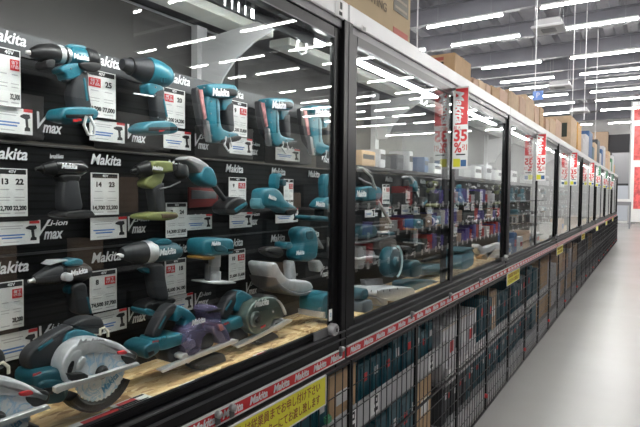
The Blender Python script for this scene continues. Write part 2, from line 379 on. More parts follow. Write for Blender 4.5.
# ------------------------------------------------------------------ display cases
PX = -.36          # face of the slotted back board
DZ = .940          # top of the strand-board deck
MOD, J0 = 2.516, 1.64
HX = -.52
def display_case(k):
    ya, yb = J0+MOD*(k-1), J0+MOD*k
    lab = f'black glass-fronted display case with tools, {nth(k)} along the aisle' if k else 'black glass display case with big silver circular saw, at the aisle start'
    t = thing('display_case', lab, 'display case', (-.25, (ya+yb)/2, 0), 'row of locked tool cases')
    L = MOD; yc = (ya+yb)/2
    MB().box((-.25, yc, DZ-.012), (.46, L-.02, .024)).build('deck_board', OSB, t, smooth=False)
    BT = 1.853 if k == 0 else 1.60
    ba, bb = ya+(.55 if k == 1 else 0), yb+(.55 if k == 0 else 0); bc = (ba+bb)/2; BL = bb-ba
    bp = MB().box((PX-.01, bc, (DZ+BT)/2), (.02, BL-.004, BT-DZ)).build('back_board', PANEL, t, smooth=False)
    if k: MB().box((PX-.05, bc, BT+.008), (.20, BL-.004, .016)).build('ledge_board', FRM, t, smooth=False)
    if k == 0: MB().box((PX+.003, bc, 1.825), (.006, BL-.004, .056)).build('header_strip', mat('header_lit_grey', (.055, .057, .062), .4), bp, smooth=False)  # header grey lighter than the board: lighting at its top put into colour
    m_ = MB()
    for z in (1.585, 1.312): m_.box((PX+.002, bc, z), (.006, BL-.004, .006))
    m_.build('joint_line', FRG, bp, smooth=False)
    MB().box((HX, yc, (DZ+2.1)/2), (.02, L-.02, 2.1-DZ)).build('rear_panel', CASEIN, t, smooth=False)
    MB().box((-.26, yc, 2.115), (.50, L-.01, .03)).build('roof_panel', CASEIN, t, smooth=False)
    MB().box((.004, yc, 2.115), (.03, L-.008, .066), .003).build('valance', VAL, t, smooth=False)
    MB().box((-.02, yc, 2.068), (.06, L-.01, .03), .002).build('top_rail', FRG, t, smooth=False)
    MB().box((-.01, yc, .942), (.05, L-.01, .062), .002).build('sill_rail', FRM, t, smooth=False)
    MB().box((.020, yc, .972), (.012, L-.01, .004)).box((.020, yc, .945), (.012, L-.01, .003)).build('sill_groove', FRG, t, smooth=False)
    for y in (ya+.016, yb-.016): MB().box((-.005, y, 1.50), (.05, .030, 1.17), .002).build('corner_post', FRM, t, smooth=False)
    if k == 7: MB().box((-.26, yb-.006, 1.53), (.50, .008, 1.14)).build('end_panel', mat('case_end', (.03, .03, .032), .4), t, smooth=False)
    # slotted upright, curved shelf arm, light beam
    for yu in (ya+1.235-.02,) if k else (1.40,):
        MB().box((HX+.04, yu, 1.9), (.03, .05, .36)).build('upright', mat('upright_steel', (.62, .62, .63), .45), t, smooth=False)
        arm = [(HX+.05, 2.03), (-.02, 2.07), (-.02, 2.04), (-.12, 2.02), (-.22, 1.985), (-.30, 1.94), (-.36, 1.88), (-.40, 1.80), (HX+.05, 1.80)]
        bm = MB(); a = [bm.bm.verts.new((q[0], yu-.004, q[1])) for q in arm]; b = [bm.bm.verts.new((q[0], yu+.004, q[1])) for q in arm]
        bm.bm.faces.new(a); bm.bm.faces.new(b)
        for i in range(len(arm)): bm.bm.faces.new((a[i], a[(i+1) % len(arm)], b[(i+1) % len(arm)], b[i]))
        bm.build('shelf_arm', mat('arm_steel', (.62, .62, .63), .45), t, smooth=False)
    MB().box((-.33, yc, 2.075), (.10, L-.1, .03), .003).build('light_beam', mat('beam_white', (.78, .79, .74), .5), t, smooth=False)
    # two sliding glass doors
    for d in range(2):
        a0 = (ya+.022, ya+(1.10 if k else 1.275))[d]; b0 = (ya+(1.225 if k else 1.318), yb-.022)[d]
        fr = MB(); w = .050; xx = -.006 if d else .008
        z0, z1 = .975, 2.052
        fr.box((xx, a0+w/2, (z0+z1)/2), (.018, w, z1-z0), .002).box((xx, b0-w/2, (z0+z1)/2), (.018, w, z1-z0), .002)
        fr.box((xx, (a0+b0)/2, z1-.018), (.018, b0-a0-2*w, .036), .002).box((xx, (a0+b0)/2, z0+.010), (.018, b0-a0-2*w, .020), .002)
        door = fr.build('sliding_door', FRM, t, smooth=False)
        MB().box((xx, (a0+b0)/2, (z0+z1)/2), (.005, b0-a0-2*w, z1-z0-.05)).build('glass_pane', GLASS, door, smooth=False)
        MB().box((xx, (a0+b0)/2, z1-.037), (.020, b0-a0-2*w, .004)).build('rail_edge', FRG, door, smooth=False)
        if d == 0:
            pass
    # lit strips behind the door head
    for y1, y2 in (((ya+.10, ya+1.12), (ya+1.45, yb-.12)) if k else ((-.6, .55), (.6, 1.60))):
        l_ = MB().box((-.064, (y1+y2)/2, 2.0+.012), (.04, y2-y1, .016)).build('led_housing', mat('lamp_housing', (.7, .7, .7), .5), t, smooth=False)
        MB().box((-.064, (y1+y2)/2, 2.0), (.028, y2-y1-.02, .008)).build('led_strip', LEDM, l_, smooth=False)
    if k == 0: MB().box((-.505, yc, 2.088), (.006, L-.02, .006)).build('painted_light_slit', LOGO, t, smooth=False)  # white strip paints in the thin slit of light at the rear
    if k == 0:
        ca, cb_, cc = at(218, 0, 'x', -.05).y, at(253, 15, 'x', -.05).y, at(313, 41, 'x', -.05).y
        for q0, q1 in ((-.6, ca), (cb_, cc)): MB().box((-.046, (q0+q1)/2, 1.998), (.004, q1-q0, .044)).build('added_led_lip', FRG, t, smooth=False)  # lips added to hide the bright strip from the aisle
        q = ca
        while q < cb_-.01: MB().box((-.046, q+.008, 1.998), (.004, .022, .044)).build('added_led_lip', FRG, t, smooth=False); q += .028  # slats added with gaps so the strip shows as dots
    # lettering on the board
    m_ = MB(); yy = .66+.268*round((ya-.66)/.268)
    cy = .913-.268*3
    while cy < bb-.1:
        if cy > ba+.06:
            for z in (1.833, 1.557, 1.283)[1 if k else 0:]: m_.text('Makita', (PX+.0075, cy+.003, z), YR, ZU, .040, .25, .02, width=.096)
            for z in (1.645, 1.372, 1.100)[1 if k else 0:]:
                m_.text('max', (PX+.0012, cy+.118, z-.014), YR, ZU, .040, .3, .025, width=.052)
                m_.text('V', (PX+.0012, cy+.082, z+.0), YR, ZU, .062, .4, .004, width=.034)
                m_.text('Li-ion', (PX+.0012, cy+.128, z+.014), YR, ZU, .020, .3, .012, width=.060)
        cy += .268
    m_.build('printed_lettering', LOGO, bp, smooth=False)
    return t
CASES = [display_case(k) for k in range(8)]
CASE_END = J0+MOD*7

# lock on the near door, valance labels
def lock(y, lab):
    t = thing('door_lock', lab, 'lock', (.02, y, 0.999), 'showcase locks')
    MB().lathe((.017, y, 0.999), (.045, y, 0.999), [(0, .018), (.1, .021), (.8, .021), (1, .017)], 20).build('lock_barrel', mat('lock_steel', (.42, .42, .43), .3, .6), t)
    MB().box((.019, y-.055, .993), (.004, .10, .030), .0015).build('lock_plate', GRY, t, smooth=False)
    MB().box((.047, y, 0.999), (.003, .003, .012)).build('keyway', BLK, t, smooth=False)
    return t
LK = lock(1.535, 'round silver lock with flat bar on the door beside the teal box')
for i, k in enumerate([2, 3, 4, 5]):
    l2 = copy_tree(LK); l2.location = (.02, J0+MOD*(k-1)-.072, 0.999); l2['label'] = f'small silver lock at the foot of the {nth(k*2-1)} glass door'
t = tag(MB().box((.0195, 1.535, 1.048), (.001, .020, .040)).build('lock_tag', WHT, origin=(.02, 1.535, 1.048)), 'small white tag stuck to the frame above the round lock', 'tag')
MB().text('3', (.0202, 1.535, 1.048), YR, ZU, .02).build('tag_number', BLUEINK, t, smooth=False)
p = at(339, 9, 'x', .02)
t = tag(MB().box((.0208, p.y, 2.112), (.001, .055, .062)).build('valance_label', WHT, origin=(.021, p.y, 2.112)), 'white label with black print on the white band above the first post', 'label')
MB().box((.0216, p.y+.012, 2.122), (.0008, .014, .024)).box((.0216, p.y+.010, 2.095), (.0008, .02, .012)).build('label_print', INK, t, smooth=False)
p = at(364, 29, 'x', .02)
t = tag(MB().box((.0208, p.y, p.z), (.001, .035, .022)).build('valance_label', WHT, origin=(.021, p.y, p.z)), 'small pale sticker on the white band below the big carton', 'label')
MB().box((.0216, p.y, p.z), (.0006, .022, .014)).build('label_print', GREYINK, t, smooth=False)

# ------------------------------------------------------------------ tools (outlines at real depth and thickness)
TX = -.28
TOOLS = {}
class Tool:
    def __init__(s, name, label, cat, crop, X, org, group=None):
        s.c, s.X = crop, X; p = crop.p(org, X); s.t = thing(name, label, cat, (X, p.y, p.z), group)
    def pr(s, name, m, pts, th, bev=.004, dx=0., parent=None):
        b_ = MB(); q = s.c.poly(pts, s.X+dx)
        (b_.solid if bev >= .003 else b_.prism)(q, s.X+dx, th, bev*1.25)
        return b_.build(name, m, parent or s.t, sharp=55 if bev >= .003 else 38)
    def la(s, name, m, q0, q1, prof, dx=0., parent=None, seg=20):
        k = s.c.r(q0, s.X+dx)
        return MB().lathe(s.c.p(q0, s.X+dx), s.c.p(q1, s.X+dx), [(t, r*k) for t, r in prof], seg).build(name, m, parent or s.t)
    def tu(s, name, m, pts, r, dx=0., closed=False, parent=None):
        k = s.c.r(pts[0], s.X+dx)
        return MB().tube([s.c.p(q, s.X+dx) for q in pts], r*k, 8, closed).build(name, m, parent or s.t)
    def slots(s, pts, w, h, dx, m=None, name='vent_slot', parent=None):
        # narrow recess strips, one part each
        for q in pts:
            p = s.c.p(q, s.X+dx); k = s.c.r(q, s.X)
            MB().box((s.X+dx, p.y, p.z), (.004, w*k, h*k), .001).build(name, m or INK, parent or s.t, smooth=False)
    def screws(s, pts, dx, r=4):
        for q in pts:
            p = s.c.p(q, s.X+dx); k = s.c.r(q, s.X)
            MB().lathe((s.X+dx-.002, p.y, p.z), (s.X+dx+.0015, p.y, p.z), [(0, r*k), (1, r*k*.8)], 10).build('screw', GRY, s.t)
    def logo(s, q0, q1, dx, txt='Makita', m=None, name='logo', parent=None, h=None):
        a, b = s.c.p(q0, s.X+dx), s.c.p(q1, s.X+dx); w = (b-a).length
        return MB().text(txt, (a+b)/2, (b-a), Vector((1, 0, 0)).cross(b-a), h or w*.42, .25, .03, width=w, th=.0008).build(name, m or LOGO, parent or s.t, smooth=False)

# --- top row
A = Crop(20, 30, 4.908)
T = Tool('hammer_drill', 'teal and black hammer drill with silver collar hanging in the top row', 'drill', A, TX, (270, 300))
T.la('chuck', BLK, (48, 112), (185, 118), [(0, 14), (.05, 24), (.35, 44), (.75, 52), (.9, 48), (1, 44)])
T.la('bit_tip', CHR, (28, 108), (55, 112), [(0, 7), (.6, 12), (1, 14)])
T.la('gear_collar', SIL, (180, 118), (242, 126), [(0, 40), (.15, 46), (.5, 46), (.55, 40), (.8, 42), (1, 38)])
T.la('motor_housing', TEAL, (235, 128), (312, 142), [(0, 40), (.15, 52), (.85, 54), (1, 52)])
T.la('rear_cap', BLK, (308, 141), (376, 152), [(0, 53), (.1, 58), (.75, 54), (1, 36)])
T.pr('lower_shell', BLK, [(258, 162), (366, 166), (368, 196), (335, 216), (285, 206), (262, 190)], .062, .008)
T.slots([(340, 120), (350, 124), (360, 128)], 4, 28, .0265); T.screws([(252, 190), (320, 205), (300, 380)], .0305)
T.la('torque_ring', BLK, (205, 122), (216, 123), [(0, 47), (1, 47)])
T.pr('top_switch', TEAL, [(215, 72), (300, 78), (318, 100), (240, 98), (220, 90)], .03)
T.pr('trigger_housing', TEAL, [(172, 188), (225, 165), (300, 165), (312, 195), (285, 215), (262, 238), (212, 252), (200, 215), (180, 212)], .045)
T.pr('trigger', RUB, [(205, 215), (238, 225), (240, 262), (214, 255)], .022)
T.pr('grip', RUB, [(238, 205), (310, 190), (318, 240), (318, 300), (338, 405), (250, 405), (232, 320), (245, 260)], .042, .010)
T.pr('grip_stripe', TEAL, [(285, 240), (296, 238), (312, 350), (300, 352)], .046, .002)
T.pr('side_handle_collar', BLK, [(100, 150), (150, 150), (140, 196), (100, 190)], .05)
T.logo((262, 128), (338, 140), .030)
A2 = Crop(0, 100, 3.99); T.c = A2
b_ = T.pr('battery', TEAL, [(212, 52), (228, 30), (345, 32), (368, 58), (340, 92), (292, 98), (214, 80)], .075, .010)
T.pr('battery_side', BLK, [(225, 62), (340, 60), (330, 78), (230, 76)], .079, .002, parent=b_)
T.logo((290, 84), (325, 78), .0385, m=RED, name='battery_logo', parent=b_)
T.tu('belt_hook', CHR, [(345, 65), (335, 100), (352, 138), (375, 140), (378, 108), (358, 66)], 6, .045)
TOOLS['r0c0'] = T.t
B = Crop(110, 40, 4.908)
T = Tool('heat_gun', 'teal heat gun with wide black nozzle hanging in the top row', 'heat gun', B, TX, (230, 300))
T.la('nozzle', RUB, (58, 118), (185, 152), [(0, 26), (.06, 32), (.30, 36), (.42, 46), (.8, 62), (1, 64)])
T.la('motor_housing', TEAL, (178, 150), (298, 188), [(0, 64), (.08, 70), (.5, 66), (.8, 54), (.95, 36), (1, 22)])
T.pr('neck', TEAL, [(158, 208), (235, 225), (248, 250), (205, 262), (196, 278), (170, 270)], .04)
T.pr('trigger', TEAL, [(165, 235), (195, 245), (190, 278), (172, 272)], .02)
T.pr('grip', RUB, [(195, 245), (250, 238), (246, 290), (268, 400), (212, 400), (204, 310)], .040, .010)
T.pr('grip_stripe', TEAL, [(236, 290), (244, 290), (262, 380), (252, 380)], .044, .002)
T.slots([(250, 195), (262, 197), (274, 198)], 4, 22, .036, TEALD); T.screws([(225, 232), (222, 270), (236, 380)], .022)
T.la('nozzle_ring', BLK, (96, 128), (106, 131), [(0, 44), (1, 46)])
T.tu('hanging_rod', CHR, [(118, 262), (165, 270), (215, 278)], 3.5, .03)
T.logo((222, 150), (278, 172), .034)
T.c = Crop(130, 0, 3.048)
b_ = T.pr('battery', TEAL, [(14, 388), (42, 370), (100, 370), (124, 388), (122, 406), (92, 412), (20, 408)], .075, .010)
T.pr('battery_side', BLK, [(30, 390), (118, 388), (116, 400), (30, 402)], .079, .002, parent=b_)
T.logo((88, 400), (104, 396), .0385, m=RED, name='battery_logo', parent=b_)
TOOLS['r0c1'] = T.t
C = Crop(180, 70, 4.129)
def nailer(lab, dx, dy, k, key):
    g = lambda pts: [(dx+(x-90)*k, dy+(y-60)*k) for x, y in pts]
    T = Tool('nail_gun', lab, 'nail gun', C, TX, g([(150, 300)])[0])
    T.pr('drive_head', TEAL, g([(86, 66), (100, 58), (200, 62), (214, 76), (214, 112), (190, 122), (110, 118), (92, 100)]), .06, .010)
    T.pr('motor_cover', BLK, g([(118, 80), (205, 78), (210, 108), (190, 114), (120, 106)]), .066, .006)
    T.pr('front_column', TEAL, g([(90, 98), (150, 110), (150, 240), (188, 256), (228, 262), (224, 282), (170, 302), (120, 300), (106, 235)]), .045, .008)
    T.pr('trigger_neck', TEAL, g([(158, 112), (205, 112), (200, 140), (180, 168), (162, 168)]), .035)
    T.pr('grip', RUB, g([(170, 150), (208, 128), (206, 180), (212, 256), (186, 256), (180, 200)]), .038, .008)
    T.pr('magazine', RUB, g([(50, 74), (72, 72), (112, 218), (118, 286), (92, 250), (76, 230)]), .024, .003, -.005)
    T.pr('magazine_label', PNK, g([(66, 82), (82, 82), (100, 200), (90, 205)]), .027, .001, -.002)
    T.pr('battery', BLK, g([(150, 286), (228, 270), (224, 292), (170, 304), (150, 302)]), .065, .005)
    q = g([(190, 275), (184, 310), (200, 335), (214, 318), (206, 280)]); T.tu('belt_hook', CHR, q, 4, .03)
    T.screws(g([(100, 72), (130, 130), (128, 180), (132, 270), (205, 268)]), .0245, 3.5*k)
    T.pr('column_seam', TEALD, g([(128, 124), (138, 126), (140, 236), (132, 236)]), .048, .001)
    T.pr('nose_plate', GRY, g([(98, 205), (112, 212), (124, 300), (112, 296)]), .02, .002, .012)
    q = g([(132, 92), (202, 96)]); T.logo(q[0], q[1], .0345)
    TOOLS[key] = T.t
nailer('teal C-shaped nail gun with pinkish magazine hanging fully clear in the top row', 90, 60, 1.0, 'r0c2')
nailer('smaller teal nail gun with dark magazine hanging near the curved arm', 345, 118, .82, 'r0c3')
nailer('teal nail gun half lost in glass reflections at the end of the top row', 520, 148, .85, 'r0c4')
# --- middle row
D = Crop(20, 140, 4.744)
T = Tool('impact_driver', 'all-black impact driver hanging in the middle row', 'impact driver', D, TX, (230, 350))
T.la('nose', BLK, (75, 138), (165, 136), [(0, 10), (.3, 16), (.35, 24), (.8, 36), (1, 40)])
T.la('motor_housing', mat('gloss_black', (.014, .014, .015), .18), (158, 134), (308, 134), [(0, 40), (.1, 44), (.8, 42), (1, 26)])
T.pr('trigger_housing', BLK, [(165, 165), (270, 165), (262, 195), (240, 200), (190, 205)], .042)
T.pr('grip', RUB, [(192, 175), (258, 175), (268, 250), (285, 335), (185, 348), (180, 260)], .042, .010)
T.pr('battery', BLK, [(168, 340), (298, 328), (318, 352), (312, 368), (172, 372)], .075, .008)
T.logo((196, 124), (270, 127), .0305); T.logo((140, 78), (205, 78), -.05, 'brushless', name='board_print')
TOOLS['r1c0'] = T.t
E_ = Crop(120, 150, 4.908)
T = Tool('impact_driver', 'olive-green and black impact driver hanging in the middle row', 'impact driver', E_, TX, (180, 300))
T.la('nose', BLK, (55, 106), (138, 92), [(0, 9), (.25, 14), (.3, 26), (.7, 38), (1, 42)])
T.pr('motor_housing', OLV, [(128, 52), (222, 56), (246, 78), (242, 104), (190, 116), (132, 112)], .06, .014)
T.pr('rear_vent', BLK, [(222, 62), (246, 80), (242, 100), (225, 106)], .062, .004)
T.pr('neck', OLV, [(98, 158), (150, 112), (205, 110), (190, 150), (180, 172), (140, 192), (108, 182)], .04)
T.pr('grip', RUB, [(138, 178), (198, 150), (196, 220), (208, 305), (160, 312), (150, 240)], .042, .010)
b_ = T.pr('battery', OLV, [(84, 318), (170, 300), (244, 304), (248, 332), (190, 346), (90, 342)], .075, .008)
T.pr('battery_side', mat('brown_battery', (.09, .06, .035), .5), [(160, 312), (240, 310), (238, 330), (165, 334)], .079, .002, parent=b_)
T.logo((158, 88), (210, 92), .031)
TOOLS['r1c1'] = T.t
T = Tool('angle_grinder', 'tilted cordless grinder with grey guard, teal body and black battery', 'grinder', E_, TX, (420, 180))
T.la('gear_head', BLK, (298, 70), (300, 140), [(0, 28), (.2, 36), (.8, 38), (1, 26)])
T.la('spindle', CHR, (288, 118), (296, 132), [(0, 10), (1, 10)])
T.pr('wheel_guard', mat('guard_grey', (.36, .36, .37), .4, .3), [(282, 46), (325, 28), (372, 48), (420, 82), (404, 112), (368, 118), (350, 84), (318, 62)], .05, .010)
T.pr('motor_housing', TEAL, [(385, 78), (425, 84), (452, 152), (440, 188), (386, 168), (360, 135), (372, 105)], .06, .012)
T.la('handle_shaft', RUB, (446, 158), (525, 258), [(0, 14), (1, 12)])
b_ = T.pr('battery', BLK, [(478, 275), (538, 224), (590, 242), (598, 282), (535, 322), (490, 312)], .07, .012)
T.pr('battery_stripe', TEAL, [(520, 290), (580, 252), (590, 266), (532, 306)], .074, .002, parent=b_)
T.tu('side_handle', GRY, [(192, 192), (245, 180), (296, 156)], 4, .03)
TOOLS['r1c2'] = T.t
T = Tool('accessory_pack', 'flat dark red and grey blade pack hanging behind the tilted grinder', 'package', E_, -.335, (405, 230))
T.pr('backing_card', mat('dark_red_card', (.16, .02, .02), .5), [(336, 182), (478, 192), (478, 274), (336, 284)], .008, .001)
T.pr('window', mat('pack_grey', (.12, .13, .14), .3), [(346, 196), (468, 204), (468, 238), (346, 240)], .012, .001)
TOOLS['pack'] = T.t
G = Crop(230, 160, 6.1)
T = Tool('multi_tool', 'teal tool with raised front arm hanging before a card in the middle row', 'power tool', G, TX, (270, 240))
T.pr('body', TEAL, [(160, 190), (180, 172), (250, 166), (295, 212), (300, 240), (384, 292), (358, 320), (310, 330), (255, 292), (180, 290), (158, 262)], .06, .014)
T.pr('arm', TEAL, [(252, 170), (256, 92), (285, 74), (300, 100), (284, 110), (282, 180)], .035, .006)
T.pr('cutter_head', mat('pale_teal', (.10, .28, .34), .35), [(148, 236), (178, 226), (196, 262), (182, 300), (150, 296)], .05, .010)
T.pr('battery', BLK, [(300, 300), (370, 292), (376, 310), (340, 338), (308, 336)], .065, .006)
T.pr('arm_latch', TEALD, [(300, 118), (328, 120), (326, 160), (302, 156)], .03)
T.logo((234, 222), (282, 238), .032)
TOOLS['r1c3'] = T.t
T = Tool('stick_saw', 'teal upright tool with tall slim arm beside the first post', 'power tool', G, TX, (560, 260))
T.pr('arm', TEAL, [(552, 92), (604, 80), (596, 122), (582, 130), (580, 232), (556, 236)], .035, .008)
T.pr('body', TEAL, [(508, 292), (524, 256), (556, 228), (582, 224), (606, 250), (606, 302), (560, 304)], .065, .012)
T.pr('base', TEALD, [(440, 334), (520, 340), (606, 350), (606, 378), (440, 366)], .08, .006)
T.pr('foot_link', BLK, [(540, 300), (580, 300), (580, 352), (540, 346)], .05, .004)
T.logo((522, 268), (578, 272), .034)
TOOLS['r1c4'] = T.t
# --- bottom row
H = Crop(10, 240, 5.333)
T = Tool('impact_wrench', 'black and teal impact wrench with silver anvil in the bottom row', 'impact wrench', H, TX, (330, 320))
T.la('anvil', CHR, (98, 222), (150, 208), [(0, 9), (.5, 10), (.55, 15), (1, 16)])
T.la('hammer_case', RUB, (128, 212), (262, 172), [(0, 22), (.2, 34), (.6, 54), (.9, 60), (1, 54)])
T.pr('side_boss', SIL, [(238, 178), (262, 164), (286, 176), (286, 204), (264, 216), (240, 206)], .085, .01)
T.la('motor_housing', BLK, (255, 170), (420, 172), [(0, 54), (.15, 56), (.8, 52), (1, 34)])
T.pr('top_bumper', TEAL, [(255, 118), (335, 92), (362, 104), (360, 132), (280, 140)], .05, .008)
T.pr('silver_trim', SIL, [(185, 128), (215, 106), (290, 102), (282, 112), (220, 116), (195, 132)], .04, .002)
T.pr('grip', RUB, [(300, 240), (382, 215), (392, 300), (415, 395), (335, 395), (325, 310)], .044, .010)
T.pr('grip_stripe', TEALD, [(378, 300), (390, 298), (412, 385), (400, 388)], .048, .002)
T.pr('trigger', TEALD, [(290, 258), (322, 232), (335, 262), (300, 292)], .024)
T.logo((320, 182), (412, 160), .034)
TOOLS['r2c0'] = T.t
I_ = Crop(110, 225, 5.333)
T = Tool('impact_wrench', 'long black impact wrench with wide silver ring and teal motor', 'impact wrench', I_, TX, (240, 310))
T.la('hammer_case', RUB, (62, 152), (178, 146), [(0, 28), (.1, 36), (.6, 58), (1, 64)])
T.la('ring_collar', SIL, (172, 146), (232, 142), [(0, 60), (.2, 64), (.8, 60), (1, 52)])
T.la('motor_housing', TEALD, (228, 142), (368, 142), [(0, 52), (.2, 55), (.8, 50), (1, 32)])
T.pr('top_bumper', TEAL, [(205, 84), (260, 68), (300, 76), (302, 104), (225, 106)], .05, .008)
T.pr('grip', RUB, [(195, 205), (270, 200), (275, 290), (300, 400), (225, 400), (205, 300)], .044, .010)
T.pr('trigger', TEALD, [(150, 232), (195, 222), (200, 262), (170, 250)], .024)
T.pr('anvil_cap', LOGO, [(36, 158), (52, 150), (70, 158), (68, 172), (50, 174)], .012, .002, .04)
T.logo((262, 150), (350, 136), .034)
TOOLS['r2c1'] = T.t
J = Crop(180, 225, 7.76)
T = Tool('trim_router', 'teal trim router with polished cylinder body in the bottom row', 'router', J, TX, (270, 300))
T.pr('motor_head', TEAL, [(112, 132), (140, 100), (335, 94), (356, 138), (352, 210), (322, 226), (200, 236), (112, 232)], .085, .014)
T.pr('vent_panel', TEALD, [(178, 138), (215, 130), (300, 172), (292, 202), (200, 206)], .089, .004)
T.pr('switch', BLK, [(300, 180), (345, 176), (346, 194), (302, 200)], .090, .002)
T.pr('amber_band', mat('amber_ring', (.35, .20, .04), .4), [(108, 236), (210, 236), (212, 262), (112, 266)], .07, .004)
T.la('motor_sleeve', CHR, (270, 228), (268, 322), [(0, 46), (1, 46)], seg=28)
T.la('collet_cage', SIL, (268, 322), (266, 440), [(0, 38), (.3, 38), (.35, 50), (1, 50)], seg=28)
T.pr('base_plate', SIL, [(170, 430), (350, 426), (352, 446), (170, 450)], .10, .004)
T.pr('depth_post', GRY, [(205, 300), (222, 300), (222, 440), (205, 440)], .02)
T.logo((242, 148), (314, 142), .046)
TOOLS['r2c2'] = T.t
K1 = Crop(150, 210, 3.363)
T = Tool('jig_saw', 'teal-motored saw with a pale looped metal base in the bottom row', 'saw', K1, TX, (440, 220))
T.pr('base_plate', SIL, [(366, 178), (384, 170), (402, 206), (430, 232), (500, 232), (514, 262), (470, 276), (432, 268), (396, 248), (374, 214)], .12, .006)
T.pr('base_rim', GRY, [(374, 214), (396, 248), (432, 268), (470, 276), (514, 262), (514, 272), (468, 286), (425, 278), (388, 256)], .13, .004)
T.pr('post', SIL, [(458, 170), (474, 168), (480, 234), (464, 234)], .04, .003)
T.pr('handle', BLK, [(372, 126), (430, 120), (440, 150), (420, 162), (380, 150)], .04, .008)
T.c = G2 = Crop(230, 210, 6.1)
T.pr('motor_housing', TEAL, [(400, 112), (440, 98), (474, 108), (492, 150), (498, 215), (492, 290), (440, 316), (380, 302), (384, 240), (410, 200), (390, 150)], .08, .016)
T.pr('air_vent', TEALD, [(412, 122), (462, 120), (466, 176), (416, 180)], .084, .004)
T.pr('pivot_knob', TEAL, [(306, 196), (340, 190), (350, 222), (328, 240), (306, 228)], .06, .010)
T.pr('side_arm', GRY, [(496, 150), (520, 160), (560, 232), (548, 240), (496, 200)], .03, .003)
T.pr('pale_chute', SIL, [(500, 310), (522, 300), (548, 345), (520, 378), (506, 370)], .05, .004)
T.logo((402, 264), (452, 258), .042)
TOOLS['r2c3'] = T.t

L_ = Crop(130, 280, 5.69)
T = Tool('belt_sander', 'black sander with small teal foot hanging behind the violet-covered cutter', 'sander', L_, -.30, (130, 130))
T.pr('sander_body', BLK, [(44, 150), (70, 118), (150, 98), (216, 92), (232, 112), (190, 150), (120, 172), (60, 176)], .06, .006)
T.pr('sander_foot', TEAL, [(40, 160), (66, 152), (118, 178), (128, 194), (66, 196), (44, 182)], .065, .005)
T.pr('sander_trim', RUB, [(80, 128), (170, 106), (172, 116), (84, 138)], .066, .001)
